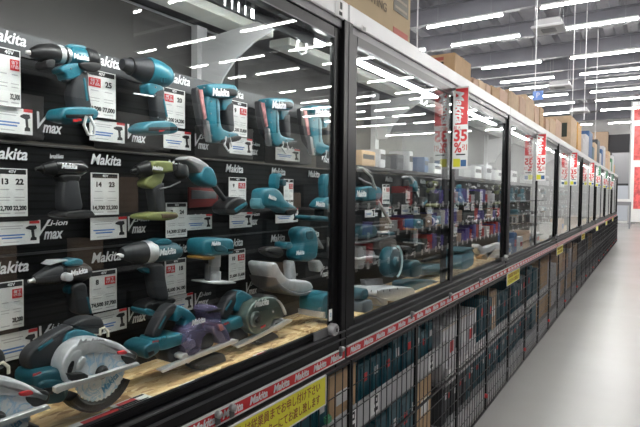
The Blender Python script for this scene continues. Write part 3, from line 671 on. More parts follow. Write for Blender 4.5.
# --- the saws on the deck
S = Crop(0, 310, 3.65)
def big_saw():
    X = -.14
    T = Tool('circular_saw', 'big circular saw with silver guard and blue-white blade on the deck', 'circular saw', S, X, (330, 360))
    c = S.p((368, 226), X+.01); R = S.r((368, 226), X+.01)*104
    bm = MB(); n = 36; ring = []
    for i in range(n*2):
        a = 2*math.pi*i/(n*2); r = R*(1.0 if i % 2 == 0 else .955); ring.append((c.y+r*math.cos(a), c.z+r*math.sin(a)))
    bl = bm.prism(ring, X+.01, .003, 0).build('saw_blade', BLADE, T.t, origin=c)
    k = S.r((368, 226), X)
    MB().lathe((X, c.y, c.z), (X+.024, c.y, c.z), [(0, 24*k), (.7, 24*k), (1, 17*k)], 20).build('hub', BLK, T.t)
    MB().text('Makita', (X+.0126, c.y+.022, c.z-.032), (0, .8, .55), (0, -.55, .8), .022, .2, .02, width=.05).build('blade_print', mat('blade_blue', (.12, .35, .6), .5), bl, smooth=False)
    T.pr('upper_guard', SIL, [(205, 188), (227, 142), (269, 108), (311, 97), (362, 98), (421, 117), (471, 159), (480, 172), (429, 162), (362, 149), (303, 152), (269, 176), (252, 213), (236, 243), (215, 243), (205, 213)], .05, .006, -.005)
    T.pr('guard_cheek', SIL, [(203, 205), (222, 165), (258, 132), (280, 140), (268, 175), (254, 210), (246, 258), (214, 258)], .054, .006, -.006)
    T.pr('guard_window', BLK, [(214, 214), (232, 176), (246, 176), (240, 206), (226, 236)], .060, .003, -.008)
    T.pr('guard_rib', SIL, [(256, 186), (276, 160), (290, 168), (272, 208), (256, 214)], .062, .003, -.004)
    T.logo((282, 120), (380, 112), .019, h=.018, m=GREYINK)
    MB().band(c.y, c.z, 103*k, 140*k, 208, 332, X-.004, .04, .005).build('lower_guard', BLK, T.t)
    T.pr('shoe_front', CHR, [(196, 282), (215, 272), (330, 244), (500, 190), (508, 200), (345, 256), (230, 292), (205, 304), (196, 298)], .012, .001, .035)
    pl = [S.p((215, 285), X-.05), S.p((500, 198), X-.05)]
    d = pl[1]-pl[0]
    bm = MB(); a_ = S.p((210, 288), X+.03); b2 = S.p((502, 196), X+.03)
    v = [bm.bm.verts.new(q) for q in (a_, b2, b2+Vector((-.03, 0, 0)), a_+Vector((-.03, 0, 0)))]
    w = [bm.bm.verts.new(q.co+Vector((0, 0, -.003))) for q in v]
    for f in ((0, 1, 2, 3),): bm.bm.faces.new([v[i] for i in f]); bm.bm.faces.new([w[i] for i in f][::-1])
    for i in range(4): bm.bm.faces.new((v[i], v[(i+1) % 4], w[(i+1) % 4], w[i]))
    bm.build('shoe_plate', SIL, T.t, smooth=False)
    T.pr('motor_body', TEALD, [(80, 218), (195, 196), (222, 220), (218, 262), (205, 318), (125, 332), (98, 312)], .09, .012, -.04)
    b_ = T.pr('battery', TEALD, [(96, 240), (190, 236), (200, 300), (186, 322), (118, 330), (98, 296)], .10, .008, -.04)
    T.pr('battery_latch', BLK, [(112, 268), (146, 264), (146, 290), (114, 292)], .105, .002, -.04, parent=b_)
    T.logo((118, 240), (150, 226), .012, name='motor_logo', m=RED)
    T.pr('rear_handle', RUB, [(78, 170), (112, 125), (225, 58), (250, 52), (262, 70), (225, 86), (212, 116), (202, 196), (88, 220)], .04, .010, -.05)
    T.pr('handle_stripe', TEAL, [(118, 136), (172, 98), (178, 106), (124, 146)], .044, .002, -.05)
    T.pr('handle_loop', TEAL, [(214, 110), (232, 72), (285, 66), (345, 92), (338, 108), (290, 96), (258, 92), (240, 106), (236, 130), (224, 132)], .042, .006, -.045)
    T.pr('front_grip', RUB, [(240, 50), (300, 22), (350, 20), (362, 50), (356, 84), (310, 82), (268, 66)], .05, .012, -.06)
    MB().lathe((X-.17, c.y-.04, c.z+.03), (X-.03, c.y-.04, c.z+.03), [(0, 34*k), (.1, 42*k), (1, 46*k)], 20).build('motor', BLK, T.t)
    T.pr('front_lever', BLK, [(422, 152), (466, 140), (484, 158), (476, 186), (446, 196), (420, 172)], .05, .006, -.01)
    T.pr('lever_cap', RED, [(405, 146), (438, 140), (444, 154), (412, 158)], .05, .003, .0)
    T.pr('depth_bracket', BLK, [(246, 232), (300, 228), (314, 236), (312, 246), (256, 256)], .02, .002, .028)
    T.tu('dust_hook', mat('ivory_plastic', (.62, .58, .46), .5), [(366, 92), (366, 70), (380, 64), (394, 78), (394, 98)], 5, -.01)
    return T.t
SAW = big_saw()
s2 = copy_tree(SAW); s2.location = SAW.location+Vector((.062, -.262, -.002)); s2['label'] = 'circular saw cut off by the picture edge, beside the big silver-guarded saw'

S3 = Crop(120, 270, 3.363)
def shoe(T, C, X, q0, q1, dp, th):
    a_ = C.p(q0, X+.03); b2 = C.p(q1, X+.03); bm = MB(); o = Vector((-dp, 0, 0))
    v = [bm.bm.verts.new(q) for q in (a_, b2, b2+o, a_+o)]; w = [bm.bm.verts.new(q.co+Vector((0, 0, -th))) for q in v]
    bm.bm.faces.new(v); bm.bm.faces.new(w[::-1])
    for i in range(4): bm.bm.faces.new((v[i], v[(i+1) % 4], w[(i+1) % 4], w[i]))
    bm.build('shoe_plate', CHR, T.t, smooth=False)
def dust_saw():
    X = -.19
    T = Tool('dust_cutter', 'dust-collecting cutter with violet see-through cover on the deck', 'circular saw', S3, X, (280, 338))
    T.pr('rear_handle', RUB, [(90, 226), (110, 178), (140, 128), (166, 108), (182, 118), (168, 142), (142, 170), (120, 224)], .04, .008, -.02)
    T.pr('handle_stripe', TEAL, [(112, 192), (136, 150), (140, 153), (117, 196)], .044, .002, -.02)
    T.pr('handle_loop', TEAL, [(166, 150), (178, 110), (222, 134), (244, 162), (224, 190), (204, 198), (198, 184), (208, 164), (190, 152), (182, 168), (170, 172)], .044, .005, -.018)
    T.pr('motor_body', TEAL, [(92, 224), (122, 220), (190, 202), (200, 236), (116, 264), (98, 262)], .08, .006, -.02)
    T.slots([(140, 232), (148, 230), (156, 228)], 3, 12, .0205, TEALD)
    T.logo((108, 244), (130, 238), .022, m=RED, name='motor_logo')
    b_ = T.pr('battery', TEALD, [(44, 250), (94, 226), (102, 264), (58, 292), (46, 282)], .09, .004, -.02)
    T.pr('battery_latch', BLK, [(56, 268), (76, 260), (80, 272), (60, 282)], .094, .002, -.02, parent=b_)
    T.pr('motor_end', RUB, [(132, 262), (182, 240), (200, 268), (188, 300), (152, 310), (134, 288)], .07, .006, -.03)
    T.pr('clear_cover', VIOLET, [(190, 226), (200, 200), (222, 180), (256, 164), (296, 160), (326, 178), (346, 224), (344, 248), (312, 246), (298, 215), (270, 205), (250, 222), (246, 262), (214, 286), (192, 272)], .075, .006)
    T.pr('dust_spout', VIOLET, [(264, 128), (282, 114), (308, 118), (316, 146), (322, 176), (282, 172)], .06, .008)
    q_ = S3.p((262, 262), X); MB().lathe((X-.002, q_.y, q_.z), (X+.002, q_.y, q_.z), [(0, .055), (1, .055)], 28).build('blade', SIL, T.t)
    T.pr('cover_inner_block', BLK, [(240, 205), (292, 200), (300, 252), (250, 268), (236, 240)], .05, .004)  # black block fills the dark gap inside the clear cover
    T.pr('cover_inner_block', SIL, [(205, 232), (228, 226), (234, 252), (212, 262)], .06, .004)
    T.pr('exhaust_duct', CHR, [(292, 188), (312, 184), (346, 236), (318, 248)], .045, .004, .005)
    T.pr('dark_strap', BLK, [(268, 134), (316, 126), (318, 134), (270, 142)], .064, .001)
    T.pr('cover_label', mat('label_red_white', (.5, .2, .2), .5), [(300, 178), (314, 176), (322, 194), (308, 200)], .078, .001)
    T.pr('clamp_bolt', CHR, [(184, 282), (206, 272), (212, 286), (190, 300)], .05, .003, .01)
    T.screws([(206, 216), (224, 270), (334, 236)], .039, 4)
    T.logo((240, 180), (286, 166), .039)
    shoe(T, S3, X, (140, 337), (393, 234), .022, .004)
    T.pr('shoe_front', CHR, [(138, 337), (180, 314), (382, 231), (396, 234), (392, 242), (190, 324), (142, 345)], .010, .001, .034)
    T.pr('lower_guard', BLK, [(224, 314), (268, 290), (330, 272), (342, 296), (336, 322), (302, 338), (262, 338), (238, 328)], .05, .006)
    return T.t
dust_saw()
def metal_saw():
    X = -.21
    T = Tool('metal_cutter', 'metal cutter with grey-green guard and round hub cover on the deck', 'circular saw', S3, X, (480, 258))
    T.pr('rear_handle', RUB, [(326, 150), (350, 94), (380, 66), (400, 76), (378, 106), (354, 158), (340, 168)], .04, .008, -.03)
    T.pr('handle_stripe', TEAL, [(338, 130), (358, 98), (363, 101), (343, 135)], .044, .002, -.03)
    T.pr('handle_loop', TEAL, [(376, 74), (398, 64), (442, 94), (430, 112), (404, 102), (392, 120), (384, 140), (368, 132), (376, 104)], .044, .005, -.028)
    T.pr('motor_body', TEAL, [(338, 166), (386, 146), (394, 182), (346, 202)], .08, .006, -.03)
    T.pr('battery', TEALD, [(312, 172), (340, 160), (348, 200), (326, 210), (314, 200)], .085, .004, -.03)
    T.logo((348, 184), (366, 176), .012, m=RED, name='motor_logo')
    T.pr('motor_end', RUB, [(358, 196), (402, 184), (412, 230), (382, 242), (360, 224)], .07, .006, -.04)
    T.pr('blade_guard', GRN, [(400, 152), (420, 112), (450, 92), (490, 84), (520, 104), (536, 138), (522, 160), (492, 162), (486, 186), (462, 210), (430, 216), (410, 196)], .07, .007)
    k = S3.r((428, 160), X); c = S3.p((428, 160), X)
    MB().lathe((X+.02, c.y, c.z), (X+.044, c.y, c.z), [(0, 27*k), (.7, 26*k), (1, 22*k)], 24).build('hub_cover', mat('hub_green', (.06, .08, .072), .4), T.t)
    MB().lathe((X+.04, c.y, c.z), (X+.050, c.y, c.z), [(0, 13*k), (1, 10*k)], 16).build('hub_bolt', BLK, T.t)
    T.pr('guard_edge', SIL, [(496, 92), (514, 100), (532, 132), (534, 146), (526, 148), (512, 112)], .076, .003)
    T.pr('front_cap', BLK, [(440, 92), (488, 78), (512, 92), (500, 98), (452, 104)], .06, .004, -.01)
    T.pr('red_badge', RED, [(446, 186), (462, 178), (463, 184), (448, 192)], .074, .001)
    T.pr('chip_box', SIL, [(494, 166), (524, 156), (540, 180), (522, 196), (496, 206)], .06, .004, -.01)
    T.pr('clamp_lever', CHR, [(516, 152), (544, 164), (542, 172), (520, 162)], .03, .002, .01)
    T.pr('clamp_bolt', BLK, [(500, 176), (514, 172), (518, 190), (504, 196)], .066, .002, -.01)
    T.screws([(416, 188), (470, 104), (516, 140)], .036, 4)
    T.logo((452, 116), (500, 106), .0365)
    shoe(T, S3, X, (392, 255), (574, 167), .022, .004)
    T.pr('shoe_front', CHR, [(388, 256), (430, 234), (562, 165), (577, 166), (574, 174), (440, 242), (394, 263)], .010, .001, .034)
    T.pr('lower_guard', BLK, [(430, 234), (490, 204), (514, 212), (526, 238), (512, 256), (470, 260), (444, 250)], .05, .006, -.005)
    return T.t
metal_saw()
# teal box at the end of the deck
Q = Crop(240, 290, 5.82)
T = Tool('storage_box', 'upright teal box standing at the end of the first deck', 'box', Q, -.20, (460, 160))
T.pr('box_body', TEAL, [(412, 10), (500, 0), (500, 168), (412, 150)], .12, .006)
T.pr('pale_clip', SIL, [(410, 118), (422, 116), (424, 150), (412, 150)], .125, .002)

# ------------------------------------------------------------------ price cards
CARDX = -.325
def price_card(u0_, v0_, u1_, v1_, lab, nums, prices, red, head='40V', X=CARDX):
    a, b = at(u0_, v0_, 'x', X), at(u1_, v1_, 'x', X)
    y0, y1, z1, z0 = a.y, b.y, a.z, b.z
    # horizontals run to the vanishing point, so take the height at the middle
    m_ = at((u0_+u1_)/2, (v0_+v1_)/2, 'x', X); h = a.z-at(u0_, v1_-(v1_-v0_)*.07, 'x', X).z
    yc, zc, w = m_.y, m_.z, y1-y0
    t = tag(MB().box((X, yc, zc), (.002, w, h), 0).build('price_card', WHT, origin=(X, yc, zc), smooth=False), lab, 'price card', 'tall price cards')
    f = X+.0012
    MB().box((f, yc, zc+h*.43), (.001, w*.9, h*.10)).build('header_strip', INK, t, smooth=False)
    m2 = MB().text(head, (f+.0006, yc, zc+h*.43), YR, ZU, h*.095, 0, .01); m2.build('header_lettering', LOGO, t, smooth=False)
    m2 = MB()
    for i, n in enumerate(nums):
        if n: m2.text(n, (f, yc+w*(-.24+.48*i), zc+h*.22), YR, ZU, h*.165, 0, .035)
    for i, n in enumerate(prices): m2.text(n, (f, yc+w*(-.24+.48*i), zc-h*.33), YR, ZU, h*.13, 0, .035, width=w*.43)
    m2.build('lettering', INK, t, smooth=False)
    m2 = MB()
    for i in range(2):
        yy = yc+w*(-.24+.48*i)
        m2.box((f, yy, zc+h*.06), (.0006, w*.26, h*.02)).box((f, yy, zc-h*.10), (.0006, w*.34, h*.015)).box((f, yy, zc-h*.16), (.0006, w*.30, h*.015)).box((f, yy, zc-h*.43), (.0006, w*.34, h*.022))
    m2.build('fine_print', GREYINK, t, smooth=False)
    if red is not None:
        yy = yc+w*(-.24+.48*red)
        r_ = MB().box((f+.0002, yy, zc+h*.23), (.0012, w*.40, h*.19)).build('discount_sticker', RED, t, smooth=False)
        MB().text('値下', (f+.001, yy, zc+h*.265), YR, ZU, h*.07, 0, .0, width=w*.3).text('げ品', (f+.001, yy, zc+h*.195), YR, ZU, h*.07, 0, 0, width=w*.3).build('sticker_lettering', LOGO, r_, smooth=False)
    return t
def info_card(u0_, v0_, u1_, v1_, lab, X=CARDX-.008):
    a, b = at(u0_, v0_, 'x', X), at(u1_, v1_, 'x', X); m_ = at((u0_+u1_)/2, (v0_+v1_)/2, 'x', X)
    h = (a.z-at(u0_, v1_, 'x', X).z)*.86; w = b.y-a.y; yc, zc = m_.y, m_.z
    t = tag(MB().box((X, yc, zc), (.002, w, h)).build('info_card', WHT, origin=(X, yc, zc), smooth=False), lab, 'information card', 'wide information cards')
    f = X+.0012
    MB().box((f, yc+w*.38, zc+h*.44), (.001, w*.24, h*.12)).build('red_tab', RED, t, smooth=False)
    m2 = MB()
    for i, z in enumerate((.30, .20, -.38)): m2.box((f, yc-w*.16, zc+h*z), (.0006, w*(.55-.1*i), h*.035))
    m2.build('print_line', GREYINK, t, smooth=False)
    m2 = MB()
    for i, z in enumerate((-.08, -.2)): m2.box((f, yc-w*.14, zc+h*z), (.0006, w*(.58-.12*i), h*.06))
    m2.build('blue_print', BLUEINK, t, smooth=False)
    s_ = [(.17, .22), (.26, .30), (.42, .30), (.44, .16), (.37, .10), (.385, -.20), (.43, -.24), (.43, -.36), (.28, -.36), (.29, -.24), (.32, -.20), (.30, .10), (.26, .12), (.18, .16)]
    MB().prism([(yc+w*p[0], zc+h*p[1]) for p in s_], f, .001, 0).build('tool_picture', INK, t, smooth=False)
    return t
pc = 'white price card '
CARDS = [
 (price_card(-3, 46, 21, 109, pc+'cut by the picture edge in the top row, with red sticker', ('', ''), ('', '32,300'), 1), 0, 'a'),
 (price_card(87, 69, 116, 120, pc+'with red sticker between the hammer drill and heat gun', ('', '25'), ('41,200', '77,000'), 0), 0, 'b'),
 (price_card(163, 87, 185, 129, pc+'with red sticker between the heat gun and the pink-magazine nail gun', ('', '20'), ('17,200', '24,200'), 0), 0, 'c'),
 (price_card(231, 100, 247, 138, pc+'with red sticker between the two clear nail guns', ('9', ''), ('21,200', '33,800'), 1), 0, 'd'),
 (price_card(-4, 166, 28, 219, pc+'numbered 13 and 22 beside the all-black driver', ('13', '22'), ('12,700', '22,200'), None), 1, 'a'),
 (price_card(91, 171, 119, 217, pc+'numbered 14 and 23 between black and olive drivers', ('14', '23'), ('14,700', '22,200'), None), 1, 'b'),
 (price_card(166, 201, 187, 239, pc+'numbered 7 and 24 under the olive driver', ('7', '24'), ('14,300', '27,800'), None), 1, 'c'),
 (price_card(229, 176, 246, 209, pc+'with red sticker beside the tilted grinder battery', ('9', ''), ('16,700', '24,800'), 1), 1, 'd'),
 (price_card(284, 178, 293, 207, pc+'slim with red sticker behind the raised-arm tool', ('', ''), ('9,800', '18,800'), 1), 1, 'e'),
 (price_card(-2, 279, 24, 331, pc+'with red sticker beside the silver-anvil wrench', ('', ''), ('', '28,200'), 1), 2, 'a'),
 (price_card(90, 268, 117, 313, pc+'numbered 8 with red sticker between the two wrenches', ('8', ''), ('74,500', '37,700'), 1), 2, 'b'),
 (price_card(165, 257, 186, 297, pc+'numbered 18 with red sticker beside the trim router', ('', '18'), ('28,600', '34,100'), 0), 2, 'c'),
 (price_card(229, 248, 245, 282, pc+'numbered 10 with red sticker past the trim router', ('10', ''), ('21,600', '31,600'), 1), 2, 'd'),
]
ic = 'wide information card '
INFOS = [info_card(-6, 105, 33, 136, ic+'under the hammer drill in the top row'), info_card(90, 119, 125, 144, ic+'beside the drill battery under the red-sticker card'),
 info_card(164, 129, 191, 151, ic+'under the card between heat gun and nail gun'), info_card(230, 136, 252, 156, ic+'by the belt hook of the clear nail gun'),
 info_card(276, 147, 300, 162, ic+'below the smaller nail gun at the top row end'),
 info_card(-4, 219, 40, 247, ic+'under the card numbered 13 and 22'), info_card(91, 215, 127, 241, ic+'under the card numbered 14 and 23'),
 info_card(187, 213, 212, 231, ic+'beside the card numbered 7 and 24'), info_card(230, 211, 252, 229, ic+'under the grinder battery in the middle row'),
 info_card(276, 207, 298, 224, ic+'under the raised-arm tool in the middle row'),
 info_card(-1, 329, 38, 361, ic+'behind the big silver saw near the picture edge'), info_card(94, 309, 127, 334, ic+'behind the front handle of the big silver saw'),
 info_card(168, 293, 193, 314, ic+'behind the violet-covered cutter')]
# cards lying on the deck front edge
def deck_card(u, v, w, d, lab, red=True):
    p = at(u, v, 'z', DZ+.002)
    t = tag(MB().box((p.x, p.y, DZ+.0016), (d, w, .002)).build('deck_card', WHT, origin=(p.x, p.y, DZ), smooth=False), lab, 'price card', 'cards lying on the deck')
    MB().box((p.x-d*.22, p.y-w*.12, DZ+.003), (d*.3, w*.5, .001)).build('red_block', RED if red else INK, t, smooth=False)
    MB().box((p.x-d*.36, p.y+w*.25, DZ+.003), (d*.16, w*.4, .001)).box((p.x+d*.2, p.y, DZ+.003), (d*.1, w*.8, .001)).build('black_block', INK, t, smooth=False)
deck_card(112, 414, .19, .05, 'white card with orange-red stripe lying in front of the big silver saw')
deck_card(133, 402, .10, .05, 'pale card lying at the blade side of the big silver saw')
deck_card(199, 382, .10, .05, 'white and red card lying in front of the violet-covered cutter')
deck_card(268, 353, .10, .05, 'white and red card lying in front of the metal cutter')
deck_card(299, 343, .08, .03, 'dark-printed slip lying near the end of the first deck', False)

# ------------------------------------------------------------------ the same kinds of tools in the doors beyond
base = {k: o for k, o in TOOLS.items()}
STEP = .268*5
desc = {'r0c0': 'hammer drill', 'r0c1': 'heat gun', 'r0c2': 'large nail gun', 'r0c3': 'small nail gun', 'r0c4': 'slim nail gun',
        'r1c0': 'all-black driver', 'r1c1': 'olive driver', 'r1c2': 'tilted grinder', 'r1c3': 'raised-arm tool', 'r1c4': 'upright slim tool',
        'r2c0': 'black wrench', 'r2c1': 'silver-ringed wrench', 'r2c2': 'trim router', 'r2c3': 'loop-based saw'}
rown = ['top', 'middle', 'bottom']
NK = 7
HOME = {}
for k in range(1, NK+1):
    for key, o in base.items():
        if key in ('pack', 'r1c4') or (key == 'r2c3' and k > 1) or key[1] == '0' or (k > 4 and key[1] == '1' and key[3] in '13'): continue
        r_, c_ = int(key[1]), int(key[3])
        c2 = (c_+k*2) % 5
        if o.location.y+MOD/2*k+.24*(c2-c_) < (2.92 if r_ == 1 else 2.85): continue
        c = copy_tree(o); dy = STEP*k*.925*1.0+.268*(c2-c_)*.92
        # keep clear of the posts
        c.location = o.location+Vector((0, MOD/2*k+.24*(c2-c_), 0))
        c['label'] = f'{desc[key]} hanging in the {rown[r_]} row behind the {nth(k)} glass door after the first'
        c['group'] = 'tools behind the farther doors'
    for card, r_, kk in CARDS:
        if r_ == 0 or (k > 4 and kk in 'ace'): continue
        if card.location.y+MOD/2*k < 2.45: continue
        c = copy_tree(card); c.location = card.location+Vector((0, MOD/2*k, 0))
        c['label'] = f'white price card, {nth("abcde".index(kk))} along the {rown[r_]} row behind the {nth(k)} glass door after the first'
    for i, card in enumerate(INFOS[:10]):
        if k > 3 or i < 5: continue
        if card.location.y+MOD/2*k < 2.25: continue
        c = copy_tree(card); c.location = card.location+Vector((0, MOD/2*k, 0))
        c['label'] = f'wide information card, {nth(i % 5)} along the {rown[i//5]} row behind the {nth(k)} glass door after the first'

# mitre saw and neighbours on the deck of the second case
V = Crop(345, 245, 5.69)
X = -.17
T = Tool('mitre_saw', 'large teal mitre saw with pale arc and grey base on the second deck', 'mitre saw', V, X, (220, 310))
c = V.p((255, 95), X); k = V.r((255, 95), X)
MB().lathe((X-.03, c.y, c.z), (X+.03, c.y, c.z), [(0, 78*k), (.2, 86*k), (.8, 86*k), (1, 76*k)], 32).build('blade_guard', TEALD, T.t)
MB().lathe((X+.03, c.y, c.z), (X+.05, c.y, c.z), [(0, 32*k), (.7, 30*k), (1, 20*k)], 20).build('motor_cap', TEALD, T.t)
arc = [(X+.032, c.y+math.cos(a)*90*k, c.z+math.sin(a)*90*k) for a in [math.radians(d) for d in range(-70, 75, 8)]]
MB().tube(arc, .006, 6).build('guard_edge', mat('pale_blue_edge', (.55, .75, .78), .3), T.t)
T.pr('handle', BLK, [(300, 10), (350, 0), (372, 30), (360, 60), (330, 60), (335, 30), (310, 36)], .04, .008, -.02)
T.pr('turntable', SIL, [(92, 255), (120, 238), (300, 228), (322, 250), (316, 292), (230, 315), (120, 300), (95, 280)], .16, .004)
T.slots([(150, 262), (185, 264), (220, 262), (255, 258)], 5, 14, .081, GRY); T.screws([(120, 262), (300, 248)], .082, 6)
T.pr('mitre_scale', CHR, [(130, 290), (230, 300), (310, 284), (312, 290), (230, 308), (130, 298)], .165, .002)
T.pr('front_foot', GRY, [(140, 285), (210, 300), (215, 340), (185, 350), (150, 320)], .06, .008, .05)
T.pr('fence', GRY, [(100, 196), (200, 190), (205, 235), (110, 245)], .03, .002, -.05)
T.pr('side_arm', TEALD, [(300, 200), (440, 190), (520, 205), (524, 225), (480, 240), (330, 262), (300, 245)], .07, .004)
T.pr('arm_knob', BLK, [(470, 200), (520, 204), (526, 222), (500, 232), (470, 228)], .08, .010)
T.pr('motor_body', TEALD, [(330, 90), (400, 80), (410, 170), (340, 190)], .08, .012, -.03)
T = Tool('battery_charger', 'blue-grey charger box on the second deck beside the first post', 'charger', V, -.075, (70, 380))
T.pr('charger_body', mat('slate_plastic', (.10, .13, .16), .5), [(35, 310), (98, 296), (104, 350), (96, 368), (38, 384)], .10, .008)
T.pr('charger_top', TEALD, [(36, 250), (80, 236), (86, 296), (36, 312)], .09, .008)
T = Tool('work_radio', 'low teal and black unit on the second deck past the mitre saw', 'radio', V, -.24, (470, 160))
T.pr('radio_body', TEALD, [(400, 118), (545, 100), (550, 160), (430, 172), (400, 160)], .10, .010)
T.pr('radio_handle', BLK, [(440, 80), (540, 50), (544, 66), (450, 104)], .03, .006)
N3, N4 = Crop(345, 140, 7.117), Crop(345, 195, 7.117)
T = Tool('chain_saw', 'teal and black chain saw with pale looped hand guard just past the first post', 'chain saw', N3, -.26, (130, 380))
T.pr('engine_cover', BLK, [(50, 215), (90, 195), (140, 225), (158, 300), (150, 335), (56, 330)], .09, .008)
T.pr('tank_body', TEAL, [(50, 330), (188, 326), (208, 372), (196, 428), (60, 436), (46, 400)], .10, .008)
T.pr('side_plate', BLK, [(56, 430), (196, 428), (200, 470), (120, 500), (56, 490)], .09, .006)
T.tu('hand_guard', mat('pale_guard', (.42, .43, .40), .4), [(92, 196), (125, 200), (160, 235), (190, 262), (205, 310), (222, 352)], 8, .05)
T.tu('front_handle', GRY, [(98, 270), (140, 296), (180, 310), (206, 340)], 7, .06)
T.slots([(80, 250), (95, 252), (110, 256)], 5, 26, .046)
T.pr('guide_bar', mat('bar_steel', (.45, .40, .37), .35, .4), [(206, 395), (222, 398), (330, 590), (318, 598)], .012, .002, .02)
T.logo((80, 385), (150, 383), .052)
T = Tool('slide_saw', 'grey and teal slide saw on the second deck behind the first post', 'saw', N4, -.295, (180, 420))
T.pr('motor', TEALD, [(48, 215), (160, 205), (184, 246), (168, 300), (70, 312), (46, 290)], .09, .010)
T.pr('slide_rail', GRY, [(46, 340), (344, 284), (346, 299), (48, 358)], .03, .002, .03)
T.pr('slide_rail', GRY, [(190, 216), (330, 206), (332, 216), (192, 226)], .03, .002, .0)
T.pr('gear_block', mat('warm_grey', (.20, .17, .155), .45, .3), [(190, 318), (318, 298), (326, 376), (200, 392)], .08, .004)
T.pr('bright_label', WHT, [(206, 258), (254, 256), (255, 268), (206, 270)], .094, .001, .0)
T.pr('stand_leg', GRY, [(56, 365), (100, 358), (112, 520), (70, 526)], .05, .003)
T.pr('stand_leg', SIL, [(130, 400), (182, 392), (196, 470), (150, 480)], .05, .003)
T.pr('table', SIL, [(50, 440), (200, 425), (204, 446), (52, 462)], .09, .003)
T.pr('switch_box', TEAL, [(268, 262), (318, 258), (322, 282), (270, 288)], .06, .004, .02)
W_ = Crop(435, 240, 7.11)
T = Tool('storage_box', 'pale blue box on the deck behind the fourth door', 'box', W_, -.14, (160, 200))
T.pr('box_body', mat('powder_blue', (.12, .28, .36), .5), [(128, 90), (215, 60), (218, 170), (170, 200), (130, 210)], .12, .006)
T.pr('box_lid', TEALD, [(126, 70), (215, 44), (217, 62), (128, 92)], .125, .004)
T = Tool('grinder_stand', 'white and tan bracket leaning on the deck by the second joint post', 'stand', W_, -.14, (330, 120))
T.pr('bracket', WBOX, [(285, 20), (330, 60), (400, 30), (425, 45), (345, 110), (352, 140), (320, 130), (280, 60)], .05, .006)
T.pr('tan_foot', KRAFT, [(300, 90), (345, 112), (352, 142), (312, 136)], .055, .004)
for i, (yy, m, w, h, lab) in enumerate([(4.56, WBOX, .18, .12, 'white case on the third deck beside the joint post'), (4.80, BBOX, .12, .20, 'blue carton on the third deck'),
        (5.05, WBOX, .15, .15, 'white carton on the third deck beside its middle post'), (5.5, KRAFT3, .22, .18, 'tan carton on the third deck past its middle post'), (5.9, WBOX, .2, .14, 'white flat case at the end of the third deck'),
        (6.9, WBOX, .25, .2, 'white carton on the fourth deck, first of two'), (7.7, KRAFT3, .25, .22, 'tan carton on the fourth deck, second of two'), (9.6, KRAFT3, .3, .2, 'tan carton on the fifth deck')]):
    t = tag(MB().box((-.125, yy, DZ+h/2+.001), (.14, w, h), .006).build('carton', m, origin=(-.125, yy, DZ)), lab, 'box', 'cartons on the decks')
    MB().box((-.0542, yy, DZ+h*.55), (.001, w*.6, h*.3)).build('carton_label', RED if i % 3 else BLUEINK, t, smooth=False)

for i, (yy, m, w, h) in enumerate([(2.45, KRAFT, .16, .08), (2.62, WBOX, .07, .10), (2.86, DBOX, .10, .09), (3.02, WBOX, .06, .12), (3.28, BBOX, .07, .10), (3.50, WHT, .14, .07), (3.75, WBOX, .16, .07), (4.5, WHT, .2, .10), (4.85, WBOX, .2, .13), (5.3, WHT, .25, .10), (5.9, WHT, .25, .12), (7.0, WHT, .3, .12), (8.0, WBOX, .3, .14), (9.5, WHT, .4, .12)]):
    t = tag(MB().box((-.38, yy, 1.6165+h/2), (.14, w, h), .004).build('product_carton', m, origin=(-.38, yy, 1.6165)), f'{"white" if m is WHT else "dark" if m is DBOX else "brown" if m is KRAFT else "blue" if m is BBOX else "grey"} carton on the ledge above the tool boards, {nth(i)} after the first post', 'box', 'cartons on the ledge')
    MB().box((-.3095, yy, 1.6165+h*.6), (.001, w*.8, h*.3)).build('carton_label', WHT if m is BLK else INK, t, smooth=False)
# white cable loop at the shelf arm, white hook in the second case
cb = [at(u, v, 'x', -.06) for u, v in [(303, 26), (306, 34), (298, 42), (297, 50), (301, 55), (306, 53), (307, 44), (305, 36), (308, 30)]]
tag(MB().tube(cb, .004, 8).build('cable_loop', LOGO, origin=cb[0]), 'white cable loop hanging from the curved shelf arm', 'cable')
cb = [at(u, v, 'x', -.10) for u, v in [(425, 86), (424, 93), (421, 98), (421, 103), (424, 105), (427, 102)]]
tag(MB().tube(cb, .006, 8).build('hanging_hook', LOGO, origin=cb[0]), 'white curved hook hanging at the top of the second case', 'hook')

